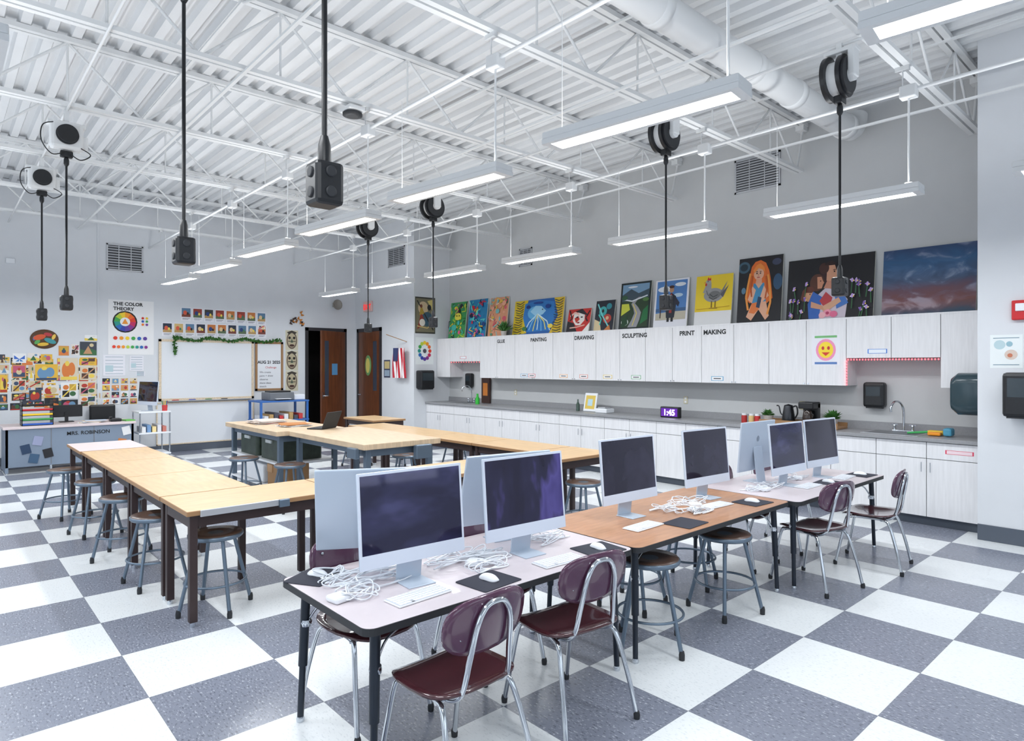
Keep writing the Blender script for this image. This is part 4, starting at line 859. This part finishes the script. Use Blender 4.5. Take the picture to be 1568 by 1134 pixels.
# ---------------------------------------------------------------- teacher desk zone
b=B('teacher_desk');x0,x1,y0,y1=-13.1,-12.3,.78,2.55;z=.72
b.box((x0,y0,z-.04),(x1,y1,z),PINK,bev=.006)
b.box((x1-.06,y0+.03,.1),(x1-.03,y1-.03,z-.04),BLUEG,bev=.004)
for ya in (y0+.05,y1-.05): b.box((x0+.05,ya-.02,0.02),(x1-.03,ya+.02,z-.04),BLUEG,bev=.004)
for ya in (y0+.6,y1-.6): b.box((x1-.032,ya-.004,.12),(x1-.026,ya+.004,z-.05),CABE)
for ya in (y0+.05,y0+.6,y1-.6,y1-.05): b.cyl((x1-.06,ya,0),(x1-.06,ya,.1),.02,CHROME,10)
b.text('MRS. ROBINSON',.08,(x1-.025,1.58,.55),(0,1,0),(0,0,1),BLACK,bold=.001)
for i,(y,zz) in enumerate(((1.0,.3),(1.15,.42),(1.28,.22),(2.28,.3),(2.35,.5),(1.1,.15))): b.box((x1-.03,y,zz),(x1-.022,y+.12,zz+.14),pm([(40,60,90),(150,160,190),(30,30,36),(200,120,60),(230,230,230),(60,90,120)][i]),rot=RX(12*(-1)**i))
b.done()
b=B('file_tray_rack');
for i,c in enumerate([(30,30,34),(200,40,50),(240,200,50),(60,160,80),(50,100,190)][::-1]):
    zz=.722+.075*i;b.box((-12.75,1.02,zz),(-12.42,1.42,zz+.008),BLACK);b.box((-12.43,1.02,zz),(-12.42,1.42,zz+.035),pm(c))
for y in (1.02,1.41): b.box((-12.75,y,.722),(-12.42,y+.01,1.10),BLACK)
b.done()
def monitor(nm,x,y,z,r,w=.5,h=.32):
    b=B(nm);b.M=T(x,y,z)@RZ(r);b.box((-.08,-.1,0),(.08,.1,.012),BLACK,bev=.004);b.box((-.02,-.025,.0),(0,.025,.16),BLACK);b.box((-.0,-w/2,.08),(.025,w/2,.08+h),BLACK,bev=.006);b.box((.025,-w/2+.015,.1),(.0265,w/2-.015,.065+h),SCR2);b.M=I4;b.done()
monitor('computer_monitor',-12.9,1.65,.722,180,.45,.2)
b=B('office_chair')
b.M=T(-13.22,2.25,0);b.lathe([(.02,.1),(.02,.45)],(0,0,0),BLACK,10);b.box((-.22,-.22,.45),(.22,.22,.52),BLACK,bev=.03);b.box((-.24,-.2,.6),(-.18,.2,.96),BLACK,bev=.03);b.box((-.24,-.03,.45),(-.21,.03,.7),BLACK)
for k in range(5):
    a=k*1.2566;b.tube([(0,0,.1),(.25*math.cos(a),.25*math.sin(a),.06)],.015,BLACK,6);b.lathe([(.025,0),(.025,.04)],(.25*math.cos(a),.25*math.sin(a),.0),BLACK,8)
b.M=I4;b.done()
b=B('desk_phone');b.box((-12.6,2.2,.722),(-12.42,2.36,.77),BLACK,bev=.01);b.box((-12.58,2.2,.77),(-12.5,2.24,.8),BLACK,bev=.008);b.done()
b=B('green_folder');b.box((-12.62,2.4,.722),(-12.38,2.54,.74),pm((110,190,90)),rot=RZ(8));b.done()
b=B('desk_paper_pile')
for i in range(6): b.box((-12.6,1.75+.02*i,.722+.006*i),(-12.38,2.05+.02*i,.727+.006*i),pm([(236,236,236),(240,220,190),(200,210,230)][i%3]),rot=RZ(rr.uniform(-12,12)))
b.done()
b=B('rolling_cart')
for z in (.12,.48,.84): b.box((-12.9,2.6,z),(-12.35,3.1,z+.025),WHITE,bev=.005)
for x in (-12.88,-12.37):
    for y in (2.62,3.08): b.cyl((x,y,.05),(x,y,.86),.012,CHROME,8);b.lathe([(.025,-.012),(.03,0),(.025,.012)],(x,y,.03),DARK,12,RX(90))
for i in range(5): b.box((-12.8,2.66+.08*i,.507),(-12.42,2.72+.08*i,.60+.03*(i%2)),pm([(236,236,236),(120,160,200),(240,220,160),(226,226,230),(200,120,110)][i]))
b.done()
put('desktop_computer',im2,-12.62,2.78,.866,-70)
b=B('pencil_holder');b.lathe([(.04,0),(.045,.1)],(-12.45,3.02,.866),pm((200,60,60)),14)
for i in range(9): a=i*.7;b.tube([(-12.45+.015*math.cos(a),3.02+.015*math.sin(a),.90),(-12.45+.05*math.cos(a),3.02+.05*math.sin(a),1.04)],.005,pm([(230,190,60),(60,120,190),(190,50,50),(60,150,80)][i%4]),6)
b.done()
b=B('printer_cart');x0,x1,y0,y1=-13.2,-12.55,4.72,5.72
for z in (.12,.55,.93): b.box((x0,y0,z),(x1,y1,z+.03),BLUEC,bev=.004)
for x in (x0+.03,x1-.03):
    for y in (y0+.03,y1-.03): b.box((x-.02,y-.02,.0),(x+.02,y+.02,.95),BLUEC)
for i in range(8): b.box((x0+.1,y0+.1+.1*i,.58),(x1-.04,y0+.18+.1*i,.66+.03*(i%3)),pm([(236,236,236),(190,150,100),(80,80,90),(200,60,60)][i%4]))
for i in range(5): b.box((x0+.1,y0+.1+.16*i,.15),(x1-.04,y0+.24+.16*i,.36),pm([(236,236,236),(170,140,100),(60,70,90)][i%3]),bev=.006)
b.done()
b=B('printer');b.box((-13.1,4.95,.962),(-12.65,5.45,1.12),mat('printer_grey',(110,114,120),.4),bev=.015);b.box((-13.05,5.0,1.12),(-12.7,5.4,1.15),BLACK,bev=.008);b.box((-12.66,5.05,.99),(-12.56,5.35,1.0),WHITE);b.done()
b=B('printer');b.box((-13.1,5.47,.962),(-12.7,5.70,1.07),WHITE,bev=.012);b.done()

# ---------------------------------------------------------------- camera, world
cd=bpy.data.cameras.new('camera');cd.sensor_width=36;cd.lens=985/1568*36;cd.shift_y=-7/1568;cd.clip_start=.05
co=bpy.data.objects.new('camera',cd);S.collection.objects.link(co);co.location=(0,0,1.65);co.rotation_euler=(math.pi/2,0,math.radians(48));S.camera=co
w=bpy.data.worlds.new('daylight');S.world=w;w.use_nodes=True
w.node_tree.nodes['Background'].inputs[0].default_value=(.78,.88,1,1);w.node_tree.nodes['Background'].inputs[1].default_value=2.5
S.view_settings.view_transform='Standard'
